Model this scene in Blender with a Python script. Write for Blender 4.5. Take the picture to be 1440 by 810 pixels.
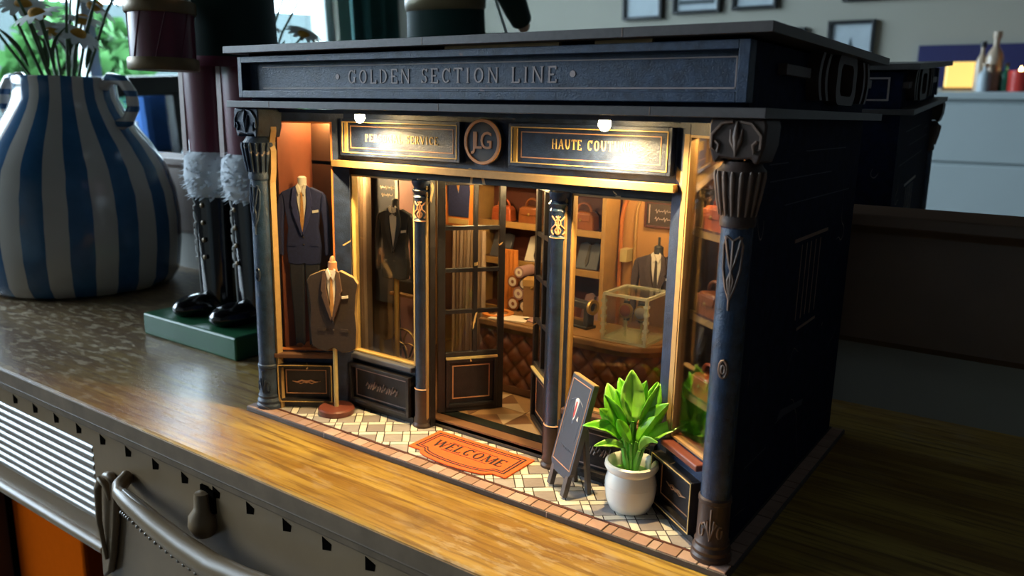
import bpy, math, random
from mathutils import Matrix, Vector
for o in list(bpy.data.objects): bpy.data.objects.remove(o)
SC = bpy.context.scene; COL = SC.collection
R = math.radians; PI = math.pi
S = 0.01                                   # all numbers below are centimetres

# ---------------------------------------------------------------- camera
CP = Vector((28.734, -20.675, 13.123)); yaw, pit, rol = R(35.055), R(-12.353), R(1.195)
fw = Vector((-math.sin(yaw)*math.cos(pit), math.cos(yaw)*math.cos(pit), math.sin(pit)))
rt = Vector((math.cos(yaw), math.sin(yaw), 0)); up = rt.cross(fw)
r2 = rt*math.cos(rol) + up*math.sin(rol); u2 = up*math.cos(rol) - rt*math.sin(rol)
cd = bpy.data.cameras.new('camera'); cam = bpy.data.objects.new('camera', cd); COL.objects.link(cam)
cam.matrix_world = Matrix(((r2.x, u2.x, -fw.x, CP.x*S), (r2.y, u2.y, -fw.y, CP.y*S), (r2.z, u2.z, -fw.z, CP.z*S), (0, 0, 0, 1)))
cd.sensor_width = 36; cd.lens = 1125.1*36/1440; cd.clip_start = .005; cd.clip_end = 60
cd.dof.use_dof = True; cd.dof.focus_distance = .285; cd.dof.aperture_fstop = 20
SC.camera = cam
# ---------------------------------------------------------------- sky, exposure
w = bpy.data.worlds.new('sky'); SC.world = w; w.use_nodes = True
bg = w.node_tree.nodes['Background']; bg.inputs[0].default_value = (.66, .83, 1.0, 1); bg.inputs[1].default_value = 24.0
vs = SC.view_settings; vs.view_transform = 'Standard'; vs.look = 'None'; vs.gamma = 1; vs.exposure = 0.0
try: vs.use_curve_mapping = False
except Exception: pass
LED = (1.0, .71, .31)

# ---------------------------------------------------------------- materials
MATS = {}
class NT:
    def __init__(s, name):
        m = bpy.data.materials.new(name); m.use_nodes = True; s.m = m; s.t = m.node_tree
        s.b = s.t.nodes['Principled BSDF']; s.out = s.t.nodes['Material Output']; MATS[name] = m
        s.tc = s.n('ShaderNodeTexCoord')
    def n(s, typ, **kw):
        x = s.t.nodes.new(typ)
        for k, v in kw.items(): setattr(x, k, v)
        return x
    def link(s, a, b): s.t.links.new(a, b)
    def val(s, sock, v):
        if hasattr(v, 'is_linked') or isinstance(v, bpy.types.NodeSocket): s.link(v, sock)
        else: sock.default_value = v
    def math(s, op, a, b=0.0, c=None):
        x = s.n('ShaderNodeMath', operation=op); s.val(x.inputs[0], a); s.val(x.inputs[1], b)
        if c is not None: s.val(x.inputs[2], c)
        return x.outputs[0]
    def noise(s, scale, detail=3, rough=.55, vec=None, stretch=None, dist=0):
        x = s.n('ShaderNodeTexNoise'); x.inputs['Scale'].default_value = scale
        x.inputs['Detail'].default_value = detail; x.inputs['Roughness'].default_value = rough; x.inputs['Distortion'].default_value = dist
        v = vec or s.tc.outputs['Object']
        if stretch:
            mp = s.n('ShaderNodeMapping'); mp.inputs['Scale'].default_value = stretch; s.link(v, mp.inputs[0]); v = mp.outputs[0]
        s.link(v, x.inputs['Vector']); return x.outputs[0]
    def mix(s, f, a, b):
        x = s.n('ShaderNodeMix', data_type='RGBA'); s.val(x.inputs[0], f)
        for i, c in ((6, a), (7, b)):
            if isinstance(c, tuple): c = (*c[:3], 1)
            s.val(x.inputs[i], c)
        return x.outputs[2]
    def ramp(s, f, lo, hi):
        x = s.n('ShaderNodeMapRange'); s.val(x.inputs[0], f); x.inputs[1].default_value = lo; x.inputs[2].default_value = hi
        return x.outputs[0]
    def bump(s, h, strength=.3, dist=.0002):
        x = s.n('ShaderNodeBump'); x.inputs['Strength'].default_value = strength; x.inputs['Distance'].default_value = dist
        s.link(h, x.inputs['Height']); s.link(x.outputs[0], s.b.inputs['Normal'])
    def fin(s, col, rough=.5, metal=0, coat=0, spec=.5):
        s.val(s.b.inputs['Base Color'], (*col[:3], 1) if isinstance(col, tuple) else col)
        s.val(s.b.inputs['Roughness'], rough); s.b.inputs['Metallic'].default_value = metal
        s.b.inputs['Coat Weight'].default_value = coat; s.b.inputs['Coat Roughness'].default_value = .15
        s.b.inputs['Specular IOR Level'].default_value = spec
        return s.m
def simple(name, col, rough=.5, var=.25, vs_=120, bump=.15, bs=900, metal=0, coat=0, spec=.5):
    t = NT(name); n = t.noise(vs_, 4)
    c = t.mix(n, tuple(x*(1-var) for x in col), tuple(min(1, x*(1+var)) for x in col))
    if bump: t.bump(t.noise(bs, 3), bump)
    return t.fin(c, rough, metal, coat, spec)
def emis(name, col, st):
    t = NT(name); t.fin(col, .4); t.b.inputs['Emission Color'].default_value = (*col, 1); t.b.inputs['Emission Strength'].default_value = st
    return t.m
def printed(name, col, vein=(.62, .40, .16), veinw=.017, rough=.40, patch=True, sp=1.2):
    t = NT(name); n = t.noise(220, 5)
    c = t.mix(t.ramp(n, .3, .7), tuple(x*.55 for x in col), tuple(x*1.5 for x in col))
    spk = t.noise(1900, 3, .7); c = t.mix(t.math('MULTIPLY', t.ramp(spk, .6, .75), .25), c, tuple(x*4+.02 for x in col))
    rid = t.math('ABSOLUTE', t.math('SUBTRACT', t.noise(26, 1.5, .4, dist=.5), .5))
    line = t.math('MULTIPLY', t.math('LESS_THAN', rid, veinw*.35), t.math('GREATER_THAN', t.noise(31, 1), .57))
    c = t.mix(line, c, vein)
    if patch:
        pt = t.math('MULTIPLY', t.ramp(t.noise(95, 6, .7), .62, .68), t.math('GREATER_THAN', t.noise(18, 1), .60))
        c = t.mix(t.math('MULTIPLY', pt, .6), c, (.30, .14, .08))
    t.bump(spk, .6, .0003)
    return t.fin(c, rough, 0, 0, sp*.4)
printed('navy', (.016, .026, .062)); printed('navy_col', (.014, .032, .070), patch=False, veinw=0, rough=.26, sp=1.8)
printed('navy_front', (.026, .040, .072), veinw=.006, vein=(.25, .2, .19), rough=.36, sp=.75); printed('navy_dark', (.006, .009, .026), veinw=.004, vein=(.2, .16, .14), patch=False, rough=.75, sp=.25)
printed('blackwood', (.012, .010, .012), veinw=.016, patch=False, rough=.38)
simple('edge_brown', (.070, .057, .055), .42, .3, 500, .3, 2500); simple('mdf', (.33, .20, .075), .6, .25, 400, .3, 2500)
simple('copper', (.50, .25, .13), .4, .2, 400, .1); simple('copper_dim', (.36, .27, .25), .5, .2, 300, .1); simple('gold_line', (.66, .43, .15), .35, .2, 300, .1)
simple('bronze', (.052, .030, .023), .45, .4, 300, .3, 1500, spec=.4); simple('bronze_hi', (.17, .105, .075), .45, .35, 300, .2, 1500, spec=.5)
simple('orange_trim', (.48, .15, .035), .45, .2, 300, .1); simple('gold_panel', (.52, .40, .17), .5, .25, 300, .3, 2500)
simple('niche_red', (.23, .060, .022), .65, .18, 250, .25, 1200); simple('niche_brown', (.10, .042, .020), .6, .25, 200, .2)
simple('mauve', (.36, .20, .19), .6, .15, 80, .1); simple('slate', (.09, .09, .11), .5, .25, 60, .1); simple('tan_wall', (.42, .20, .06), .55, .2, 60, .1)
simple('shelf_gold', (.40, .22, .07), .5, .25, 200, .2); simple('dark_red', (.085, .02, .012), .55, .3, 150, .2); simple('interior_dark', (.035, .018, .012), .6, .3, 150, .2)
simple('leather', (.13, .043, .018), .38, .3, 180, .2, 1500, spec=.6); simple('bag_red', (.42, .085, .025), .32, .5, 260, .3, 900, spec=.7); simple('bag_brown', (.26, .075, .02), .35, .4, 260, .3, 900, spec=.7)
simple('suit_navy', (.022, .027, .095), .75, .45, 900, .4, 3500); simple('suit_brown', (.036, .021, .015), .75, .45, 900, .4, 3500); simple('suit_black', (.020, .018, .020), .7, .4, 900, .4, 3500)
simple('suit_navy_lapel', (.034, .038, .125), .7, .4, 900, .4, 3500); simple('suit_brown_lapel', (.105, .055, .034), .7, .4, 900, .4, 3500); simple('suit_black_lapel', (.030, .026, .026), .45, .3, 900, .2); simple('suit_plum_lapel', (.075, .05, .05), .7, .4, 900, .4, 3500); simple('suit_plum', (.06, .038, .040), .75, .45, 900, .4, 3500); simple('shirt', (.78, .70, .60), .7, .08, 300, .15); simple('tie_orange', (.55, .26, .07), .6, .3, 700, .2); simple('tie_dark', (.05, .035, .03), .6, .3, 700, .2)
simple('skin_wood', (.45, .20, .09), .5, .2, 200, .1); simple('dark_neck', (.03, .028, .03), .5, .2, 200, .1); simple('lining', (.55, .40, .25), .7, .2, 200, .1)
simple('pants', (.032, .030, .038), .75, .4, 900, .4, 3500); simple('shoe_tan', (.35, .12, .03), .35, .2, 200, .1)
simple('brick', (.40, .24, .18), .7, .25, 160, .4, 1200); simple('brick_pale', (.46, .31, .25), .7, .25, 160, .4, 1200); simple('brick_dim', (.34, .20, .14), .7, .3, 160, .4, 1200)
simple('tile_cream', (.70, .655, .57), .5, .18, 160, .2, 1200); simple('tile_taupe', (.36, .325, .32), .5, .25, 260, .3, 1500); simple('tile_brown', (.28, .24, .235), .5, .25, 260, .3, 1500); simple('grout', (.045, .032, .026), .8, .2)
simple('step_brown', (.075, .034, .028), .5, .3, 160, .15); simple('disc_red', (.17, .045, .030), .35, .3, 160, .15); simple('mat_orange', (.80, .125, .018), .85, .2, 700, .6, 2200); simple('ink', (.02, .012, .012), .7, .1)
simple('chalk_navy', (.030, .036, .055), .6, .2, 300, .3, 2500); simple('white_print', (.75, .72, .70), .6, .05); simple('course_ink', (.022, .026, .045), .7, .1); simple('red_print', (.5, .04, .03), .6, .1); simple('line_navy', (.13, .16, .25), .6, .1)
simple('pot_white', (.80, .80, .76), .28, .04, 60, .03, coat=.3); simple('leaf', (.17, .54, .028), .3, .4, 130, .1, 500, spec=.6); simple('leaf_pale', (.28, .64, .08), .3, .35, 130, .1, 500, spec=.6); simple('stem', (.14, .42, .05), .4, .2)
simple('parquet_a', (.36, .20, .09), .4, .3, 90, .1); simple('parquet_b', (.18, .085, .04), .4, .3, 90, .1); simple('parquet_c', (.48, .33, .20), .4, .2, 90, .1); simple('marble_black', (.012, .014, .012), .25, .4, 60, .05)
simple('curtain', (.28, .17, .09), .7, .2, 120, .2); simple('curtain_dark', (.15, .10, .07), .7, .3, 120, .2); simple('curtain_pale', (.42, .29, .20), .7, .2, 120, .2); simple('orange_cloth', (.62, .20, .03), .7, .25, 150, .2)
simple('paper', (.72, .60, .48), .7, .08); simple('wood_box', (.24, .12, .045), .55, .25, 200, .15); simple('iron_gold', (.20, .12, .04), .35, .4, 200, .1, metal=.6)
simple('picture_orange', (.72, .24, .04), .55, .15); simple('gold', (.42, .26, .08), .35, .2, 100, .05, metal=.7)
# the place around it
simple('chest_paint', (.225, .150, .082), .34, .22, 45, .12, 260, spec=.45); simple('chest_dark', (.003, .0025, .002), .9, .2, spec=.0); simple('chest_edge', (.17, .115, .07), .5, .5, 90, .35, 350, spec=.3); simple('orange_box', (.55, .085, .003), .9, .1, spec=0)
simple('flute', (.26, .22, .18), .22, .1, 40, .05, spec=.8)
simple('mirror_wood', (.105, .060, .036), .45, .4, 30, .2, 200); simple('white_ply', (.30, .30, .27), .7, .1, 20, .05)
simple('nc_green', (.016, .095, .038), .33, .15, 40, .03, spec=.35); simple('nc_black', (.004, .004, .005), .16, .1, coat=.5); simple('nc_maroon', (.11, .010, .030), .35, .15, coat=.2); simple('nc_coat', (.006, .025, .020), .6, .2, spec=.2)
simple('nc_gold', (.16, .105, .045), .4, .2, metal=.3); simple('fur', (.62, .66, .70), .95, .15, 300, .8, 700); simple('nc_skin', (.55, .35, .25), .5, .1); simple('cord_white', (.7, .7, .68), .7, .1)
simple('petal', (.52, .55, .54), .6, .08); simple('daisy_eye', (.45, .22, .02), .8, .3, 800, .5, 1500); simple('flower_stem', (.045, .085, .030), .6, .3, 150)
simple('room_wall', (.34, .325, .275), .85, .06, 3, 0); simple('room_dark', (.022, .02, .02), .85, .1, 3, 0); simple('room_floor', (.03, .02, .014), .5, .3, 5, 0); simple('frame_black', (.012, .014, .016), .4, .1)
simple('print_grey', (.42, .48, .52), .5, .25, 14, 0); simple('print_dark', (.06, .08, .09), .6, .4, 20, 0); simple('dresser_white', (.47, .53, .54), .5, .04, 8, 0); simple('navy_box', (.012, .014, .09), .6, .2)
simple('curtain_teal', (.015, .085, .085), .8, .2, 20, 0); simple('console_dark', (.018, .022, .026), .5, .2); simple('hedge_leaf', (.055, .16, .045), .7, .5, 9, 0); simple('fence_paint', (.036, .052, .055), .8, .3, 1.2, 0); simple('lawn', (.06, .14, .03), .9, .3, 4, 0); simple('window_white', (.55, .58, .58), .5, .05)
simple('blue_cloth', (.05, .18, .55), .8, .3, 20, 0); simple('glass_green', (.03, .20, .12), .15, .1); simple('red_glass', (.55, .05, .04), .25, .1); simple('tan_glass', (.42, .31, .22), .2, .2, 60); simple('black_plastic', (.012, .012, .012), .3, .1)
emis('bulb_glow', LED, 190); emis('bulb_dim', LED, 780); emis('flame', (1, .6, .22), 30); emis('lantern_glow', (1, .62, .16), 1.1)
def glassy(name, tint=(1, 1, 1), gl=1.0, base=.03):
    t = NT(name); tr = t.n('ShaderNodeBsdfTransparent'); tr.inputs[0].default_value = (*tint, 1)
    g = t.n('ShaderNodeBsdfGlossy'); g.inputs['Roughness'].default_value = .03
    fr = t.n('ShaderNodeLayerWeight'); fr.inputs[0].default_value = .25
    mx = t.n('ShaderNodeMixShader'); t.link(t.math('ADD', t.math('MULTIPLY', fr.outputs['Fresnel'], gl), base), mx.inputs[0])
    t.link(tr.outputs[0], mx.inputs[1]); t.link(g.outputs[0], mx.inputs[2]); t.link(mx.outputs[0], t.out.inputs[0]); return t.m
glassy('glass', (.97, .97, .96), .6, .015); glassy('acrylic', (.985, .98, .93), .5, .02); glassy('acrylic_edge0', (.80, .80, .48), .8, .10); glassy('bottle_glass', (.75, .80, .80), .8, .1)
t = NT('acrylic_edge'); tr = t.n('ShaderNodeBsdfTransparent'); t.fin((.88, .86, .66), .15); mx = t.n('ShaderNodeMixShader'); mx.inputs[0].default_value = .34
t.link(tr.outputs[0], mx.inputs[1]); t.link(t.b.outputs[0], mx.inputs[2]); t.link(mx.outputs[0], t.out.inputs[0])
t = NT('mirror_glass'); t.fin((.80, .84, .84), .0, 1.0)
# striped glaze of the vase: stripes run round the pot, seen in the object's own angle
t = NT('stripes'); sp = t.n('ShaderNodeSeparateXYZ'); t.link(t.tc.outputs['Object'], sp.inputs[0])
ang = t.math('ARCTAN2', sp.outputs[1], sp.outputs[0]); nz = t.math('MULTIPLY', t.math('SUBTRACT', t.noise(22, 2), .5), .07)
fr = t.math('FRACT', t.math('ADD', t.math('MULTIPLY', t.math('ADD', ang, nz), 15/(2*PI)), 20.30))
blue = t.mix(t.noise(70, 4), (.018, .070, .165), (.045, .15, .30))
c = t.mix(t.math('LESS_THAN', fr, .50), t.mix(t.noise(30, 3), (.42, .39, .355), (.50, .47, .43)), blue)
t.fin(c, .16, 0, .4)
t = NT('stripes_handle'); wv = t.math('FRACT', t.math('MULTIPLY', t.math('ADD', t.n('ShaderNodeSeparateXYZ').outputs[2], 0.0), 1))
sp = t.n('ShaderNodeSeparateXYZ'); t.link(t.tc.outputs['Object'], sp.inputs[0]); fr = t.math('FRACT', t.math('MULTIPLY', sp.outputs[2], 95))
t.fin(t.mix(t.math('LESS_THAN', fr, .38), (.55, .52, .49), (.030, .10, .22)), .16, 0, .4)
# worn varnished plank of the chest top, grain along x
t = NT('old_wood'); g1 = t.noise(60, 5, .6, stretch=(.12, 1, 1), dist=.8); g2 = t.noise(420, 4, .6, stretch=(.05, 1, 1))
c = t.mix(t.ramp(g1, .35, .68), (.24, .115, .014), (.50, .325, .060))
c = t.mix(t.math('MULTIPLY', t.ramp(g2, .47, .60), .8), c, (.16, .07, .012))
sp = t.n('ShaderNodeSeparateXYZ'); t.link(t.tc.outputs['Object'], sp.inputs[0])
old = t.ramp(t.math('ADD', t.math('MULTIPLY', sp.outputs[0], -1.0), t.math('MULTIPLY', t.noise(14, 3), .12)), .055, .20)   # end with more wear flecks, plus shade painted in beyond the bulb light
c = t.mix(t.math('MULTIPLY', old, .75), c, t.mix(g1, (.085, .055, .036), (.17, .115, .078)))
wear = t.math('MULTIPLY', t.ramp(t.noise(260, 4, .6, stretch=(.36, 1.0, 1)), .52, .60), t.math('ADD', t.math('MULTIPLY', old, .7), t.math('MULTIPLY', t.ramp(t.noise(9, 2), .46, .68), .5)))
c = t.mix(t.math('MULTIPLY', wear, .75), c, (.46, .36, .22))
blot = t.ramp(t.noise(22, 4), .62, .75); c = t.mix(t.math('MULTIPLY', blot, .5), c, (.075, .034, .016))
t.bump(t.math('ADD', g2, t.math('MULTIPLY', wear, -.6)), .25, .0003)
t.fin(c, t.math('ADD', t.math('MULTIPLY', wear, .2), .38), 0, .08)

# ---------------------------------------------------------------- mesh helpers
class MB:
    def __init__(s): s.v = []; s.f = []; s.mi = []; s.M = None
    def add(s, v, f, mi=0):
        b = len(s.v)
        if s.M is not None: v = [tuple(s.M @ Vector(p)) for p in v]
        s.v += v; s.f += [tuple(i+b for i in q) for q in f]; s.mi += mi if isinstance(mi, list) else [mi]*len(f); return s
    def box(s, x0, x1, y0, y1, z0, z1, mi=0, front=None):
        v = [(x, y, z) for x in (x0, x1) for y in (y0, y1) for z in (z0, z1)]
        f = [(0, 1, 3, 2), (4, 6, 7, 5), (0, 4, 5, 1), (2, 3, 7, 6), (0, 2, 6, 4), (1, 5, 7, 3)]
        return s.add(v, f, mi)
    def prism(s, pts, d0, d1, plane='xz', mi=0, ms=None):
        n = len(pts)
        a = sum(pts[i][0]*pts[(i+1) % n][1]-pts[(i+1) % n][0]*pts[i][1] for i in range(n))
        if a < 0: pts = pts[::-1]
        mp = {'xz': lambda p, d: (p[0], d, p[1]), 'xy': lambda p, d: (p[0], p[1], d), 'yz': lambda p, d: (d, p[0], p[1])}[plane]
        v = [mp(p, d0) for p in pts]+[mp(p, d1) for p in pts]
        flip = (plane == 'xz')
        f = [tuple(range(n)) if flip else tuple(range(n))[::-1], tuple(range(2*n-1, n-1, -1)) if flip else tuple(range(n, 2*n))]
        for i in range(n):
            j = (i+1) % n; f.append((i, n+i, n+j, j) if flip else (i, j, n+j, n+i))
        return s.add(v, f, [mi, mi]+[mi if ms is None else ms]*n)
    def lathe(s, prof, n=28, cx=0, cy=0, mi=0, squash=1, a0=0, a1=None):
        full = a1 is None; a1 = 2*PI if full else a1; m = n if full else n+1
        v = [(cx+r*math.cos(a0+(a1-a0)*k/n), cy+squash*r*math.sin(a0+(a1-a0)*k/n), z) for r, z in prof for k in range(m)]
        f = [(i*m+k, i*m+(k+1) % m, (i+1)*m+(k+1) % m, (i+1)*m+k) for i in range(len(prof)-1) for k in range(n)]
        return s.add(v, f, mi)
    def tube(s, pts, r, n=8, closed=False, mi=0, flat=1.0):
        P = [Vector(p) for p in pts]; L = len(P); rs = r if isinstance(r, (list, tuple)) else [r]*L
        v = []; nrm = None
        for i in range(L):
            a = P[i-1] if (i or closed) else P[0]; b = P[(i+1) % L] if (i < L-1 or closed) else P[-1]
            d = (b-a).normalized()
            if nrm is None: nrm = d.orthogonal().normalized() if abs(d.z) > .9 else (Vector((0, 0, 1))-d*d.z).normalized()
            nrm = (nrm-d*nrm.dot(d)).normalized(); bi = d.cross(nrm)
            v += [tuple(P[i]+(nrm*math.cos(2*PI*k/n)*flat+bi*math.sin(2*PI*k/n))*rs[i]) for k in range(n)]
        f = [(i*n+k, i*n+(k+1) % n, ((i+1) % L)*n+(k+1) % n, ((i+1) % L)*n+k) for i in range(L if closed else L-1) for k in range(n)]
        if not closed: f += [tuple(range(n))[::-1], tuple(range((L-1)*n, L*n))]
        return s.add(v, f, mi)
    def ball(s, c, rx, ry=None, rz=None, n=14, mi=0):
        ry = ry or rx; rz = rz or rx; m = n//2
        v = [(c[0]+rx*math.sin(PI*(i+.02)/(m+.04))*math.cos(2*PI*k/n), c[1]+ry*math.sin(PI*(i+.02)/(m+.04))*math.sin(2*PI*k/n), c[2]-rz*math.cos(PI*(i+.02)/(m+.04))) for i in range(m+1) for k in range(n)]
        f = [(i*n+k, i*n+(k+1) % n, (i+1)*n+(k+1) % n, (i+1)*n+k) for i in range(m) for k in range(n)]
        return s.add(v, f, mi)
    def frame(s, x0, x1, z0, z1, wd, y0, y1, mi=0):
        l, r_, b, t_ = wd if isinstance(wd, tuple) else (wd,)*4
        s.box(x0, x0+l, y0, y1, z0, z1, mi); s.box(x1-r_, x1, y0, y1, z0, z1, mi)
        s.box(x0+l, x1-r_, y0, y1, z0, z0+b, mi); s.box(x0+l, x1-r_, y0, y1, z1-t_, z1, mi); return s
    def mesh(s, name, mats, smooth=False):
        me = bpy.data.meshes.new(name); me.from_pydata([tuple(c*S for c in p) for p in s.v], [], s.f)
        for m in (mats if isinstance(mats, (list, tuple)) else [mats]): me.materials.append(MATS[m])
        me.polygons.foreach_set('material_index', s.mi)
        if smooth:
            me.polygons.foreach_set('use_smooth', [True]*len(me.polygons))
            try: me.set_sharp_from_angle(angle=R(smooth if smooth > 1 else 40))
            except Exception: pass
        me.update(); return me
    def build(s, name, mats, parent=None, smooth=False, bevel=0, loc=(0, 0, 0), rz=0, rx=0, kind=None):
        return link(name, s.mesh(name, mats, smooth), parent, loc, rz, rx, bevel, kind)
def link(name, me, parent=None, loc=(0, 0, 0), rz=0, rx=0, bevel=0, kind=None):
    o = bpy.data.objects.new(name, me); COL.objects.link(o); o.parent = parent
    o.location = [c*S for c in loc]; o.rotation_euler = (rx, 0, rz)
    if bevel:
        b = o.modifiers.new('bevel', 'BEVEL'); b.width = bevel*S; b.segments = 2; b.limit_method = 'ANGLE'; b.angle_limit = R(35)
    if kind: o['kind'] = kind
    return o
def tag(o, label, cat, group=None):
    o['label'] = label; o['category'] = cat
    if group: o['group'] = group
    return o
def thing(name, label, cat, loc=(0, 0, 0), rz=0, group=None):
    o = bpy.data.objects.new(name, None); COL.objects.link(o); o.location = [c*S for c in loc]; o.rotation_euler = (0, 0, rz)
    o.empty_display_size = .01
    return tag(o, label, cat, group)
def struct(name, mb, mat, **k):
    o = mb.build(name, mat, **k); o['kind'] = 'structure'; return o
def text(name, body, size, mat, parent, loc, face='front', ext=.015, spacing=1.0, xs=1.0, off=0.0, shear=0, rz=0, width=None):
    cu = bpy.data.curves.new(name, 'FONT'); cu.body = body; cu.size = size; cu.extrude = ext; cu.space_character = spacing
    cu.align_x = 'CENTER'; cu.align_y = 'CENTER'; cu.offset = off; cu.shear = shear; cu.resolution_u = 3
    tmp = bpy.data.objects.new('tmp', cu); COL.objects.link(tmp); dg = bpy.context.evaluated_depsgraph_get(); dg.update()
    me = bpy.data.meshes.new_from_object(tmp.evaluated_get(dg)); bpy.data.objects.remove(tmp); bpy.data.curves.remove(cu)
    if width:
        xx = [v.co.x for v in me.vertices]; xs = width/(max(xx)-min(xx))
    for v in me.vertices:
        x, y, z = v.co.x*xs, v.co.y, v.co.z
        v.co = Vector((x, -z, y))*S if face == 'front' else Vector((x, y, z))*S
    me.name = name; me.materials.clear(); me.materials.append(MATS[mat])
    return link(name, me, parent, loc, rz)
def lerp(a, b, t): return a+(b-a)*t

# a small serif alphabet drawn as strokes: (x0, y0, x1, y1, thick?) in a unit-high box, arcs as (cx, cy, rx, ry, a0, a1)
GLY = {'W': (1.25, [(.08, 1, .36, 0, 1), (.36, 0, .62, 1, 0), (.62, 1, .90, 0, 1), (.90, 0, 1.17, 1, 0)], [], [(.08, 1), (.62, 1), (1.17, 1)]),
 'E': (.72, [(.14, 0, .14, 1, 1), (.14, .97, .62, .97, 0), (.14, .5, .5, .5, 0), (.14, .03, .66, .03, 0), (.62, .80, .62, 1, 0), (.66, 0, .66, .22, 0)], [], [(.14, 0), (.14, 1)]),
 'L': (.70, [(.14, 0, .14, 1, 1), (.14, .03, .64, .03, 0), (.64, 0, .64, .25, 0)], [], [(.14, 0), (.14, 1)]),
 'C': (.86, [(.76, .72, .76, 1.0, 0)], [(.46, .5, .38, .5, 42, 318)], []), 'O': (.96, [], [(.48, .5, .40, .5, 0, 360)], []),
 'G': (.92, [(.78, .72, .78, 1.0, 0), (.76, .06, .76, .42, 1)], [(.46, .5, .38, .5, 42, 325)], [(.76, .42)]),
 'M': (1.12, [(.12, 0, .14, 1, 0), (.14, 1, .54, .05, 1), (.54, .05, .94, 1, 0), (.94, 1, .98, 0, 1)], [], [(.12, 0), (.98, 0), (.14, 1), (.94, 1)]),
 'P': (.76, [(.14, 0, .14, 1, 1)], [(.36, .74, .30, .26, -90, 90)], [(.14, 0)]), 'R': (.84, [(.14, 0, .14, 1, 1), (.36, .48, .74, 0, 1)], [(.36, .74, .30, .26, -90, 90)], [(.14, 0), (.74, 0)]),
 'S': (.66, [(.56, .78, .56, 1, 0), (.10, 0, .10, .24, 0)], [(.33, .74, .23, .26, 30, 250), (.33, .26, .25, .26, -150, 80)], []),
 'N': (.96, [(.14, 0, .14, 1, 0), (.14, 1, .80, 0, 1), (.80, 0, .80, 1, 0)], [], [(.14, 0), (.14, 1), (.80, 1)]), 'A': (.92, [(.10, 0, .46, 1, 0), (.46, 1, .82, 0, 1), (.22, .36, .70, .36, 0)], [], [(.10, 0), (.82, 0)]),
 'V': (.92, [(.10, 1, .46, 0, 1), (.46, 0, .82, 1, 0)], [], [(.10, 1), (.82, 1)]), 'I': (.40, [(.2, 0, .2, 1, 1)], [], [(.2, 0), (.2, 1)]), 'T': (.80, [(.4, 0, .4, 1, 1), (.05, .97, .75, .97, 0), (.05, .80, .05, 1, 0), (.75, .80, .75, 1, 0)], [], [(.4, 0)]),
 'H': (.94, [(.16, 0, .16, 1, 1), (.78, 0, .78, 1, 1), (.16, .5, .78, .5, 0)], [], [(.16, 0), (.16, 1), (.78, 0), (.78, 1)]), 'U': (.92, [(.15, .35, .15, 1, 1), (.77, .35, .77, 1, 0)], [(.46, .35, .31, .35, 180, 360)], [(.15, 1), (.77, 1)]),
 'D': (.90, [(.14, 0, .14, 1, 1)], [(.30, .5, .48, .5, -90, 90)], [(.14, 0), (.14, 1)]), ' ': (.5, [], [], [])}
def serif(name, body, width, height, mat, parent, loc, face='front', thick=.16, thin=.07, ext=.012, gap=.10, rz=0):
    m = MB(); x = 0; d0, d1, pl = (-ext, ext, 'xz') if face == 'front' else (0, ext, 'xy')
    tot = sum(GLY[c][0]+gap for c in body)-gap; kx = width/tot
    def q(pts):
        nonlocal lv; lv += 1; e = ext*(1+.02*(lv % 7)); m.prism([((x+a)*kx-width/2, (b-.5)*height) for a, b in pts], -e if face == 'front' else 0, e, pl)
    lv = 0
    for c in body:
        w_, st, ar, sf = GLY[c]
        for x0, y0, x1, y1, tk in st:
            h = (thick if tk else thin)/2
            if abs(x1-x0) < 1e-6 or abs(y1-y0) > abs(x1-x0)*.8: q([(x0-h, y0), (x0+h, y0), (x1+h, y1), (x1-h, y1)])
            else: q([(x0, y0-h), (x1, y1-h), (x1, y1+h), (x0, y0+h)])
        for cx, cy, rx, ry, a0, a1 in ar:
            n = max(8, int(abs(a1-a0)/18))
            for k in range(n):
                t0, t1 = R(lerp(a0, a1, k/n)), R(lerp(a0, a1, (k+1)/n))
                f0, f1 = 1-(thin+(thick-thin)*abs(math.cos(t0)))/max(rx, .3), 1-(thin+(thick-thin)*abs(math.cos(t1)))/max(rx, .3)
                q([(cx+rx*math.cos(t0), cy+ry*math.sin(t0)), (cx+rx*math.cos(t1), cy+ry*math.sin(t1)), (cx+rx*f1*math.cos(t1), cy+ry*(1-(1-f1)*.8)*math.sin(t1)), (cx+rx*f0*math.cos(t0), cy+ry*(1-(1-f0)*.8)*math.sin(t0))])
        for sx, sy in sf: q([(sx-.14, sy-.03 if sy > .5 else sy), (sx+.14, sy-.03 if sy > .5 else sy), (sx+.14, sy if sy > .5 else sy+.05), (sx-.14, sy if sy > .5 else sy+.05)])
        x += w_+gap
    return m.build(name, mat, parent, loc=loc, rz=rz)
def scribble(name, mat, parent, x, y, z, width, h):
    n = int(width/h*3); pts = [(x-width/2+width*k/n, y, z+h*math.sin(k*2.1)*(.5+.5*math.sin(k*.7))) for k in range(n+1)]
    return MB().tube(pts, h*.16, 4).build(name, mat, parent)
rnd = random.Random(7)

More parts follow.
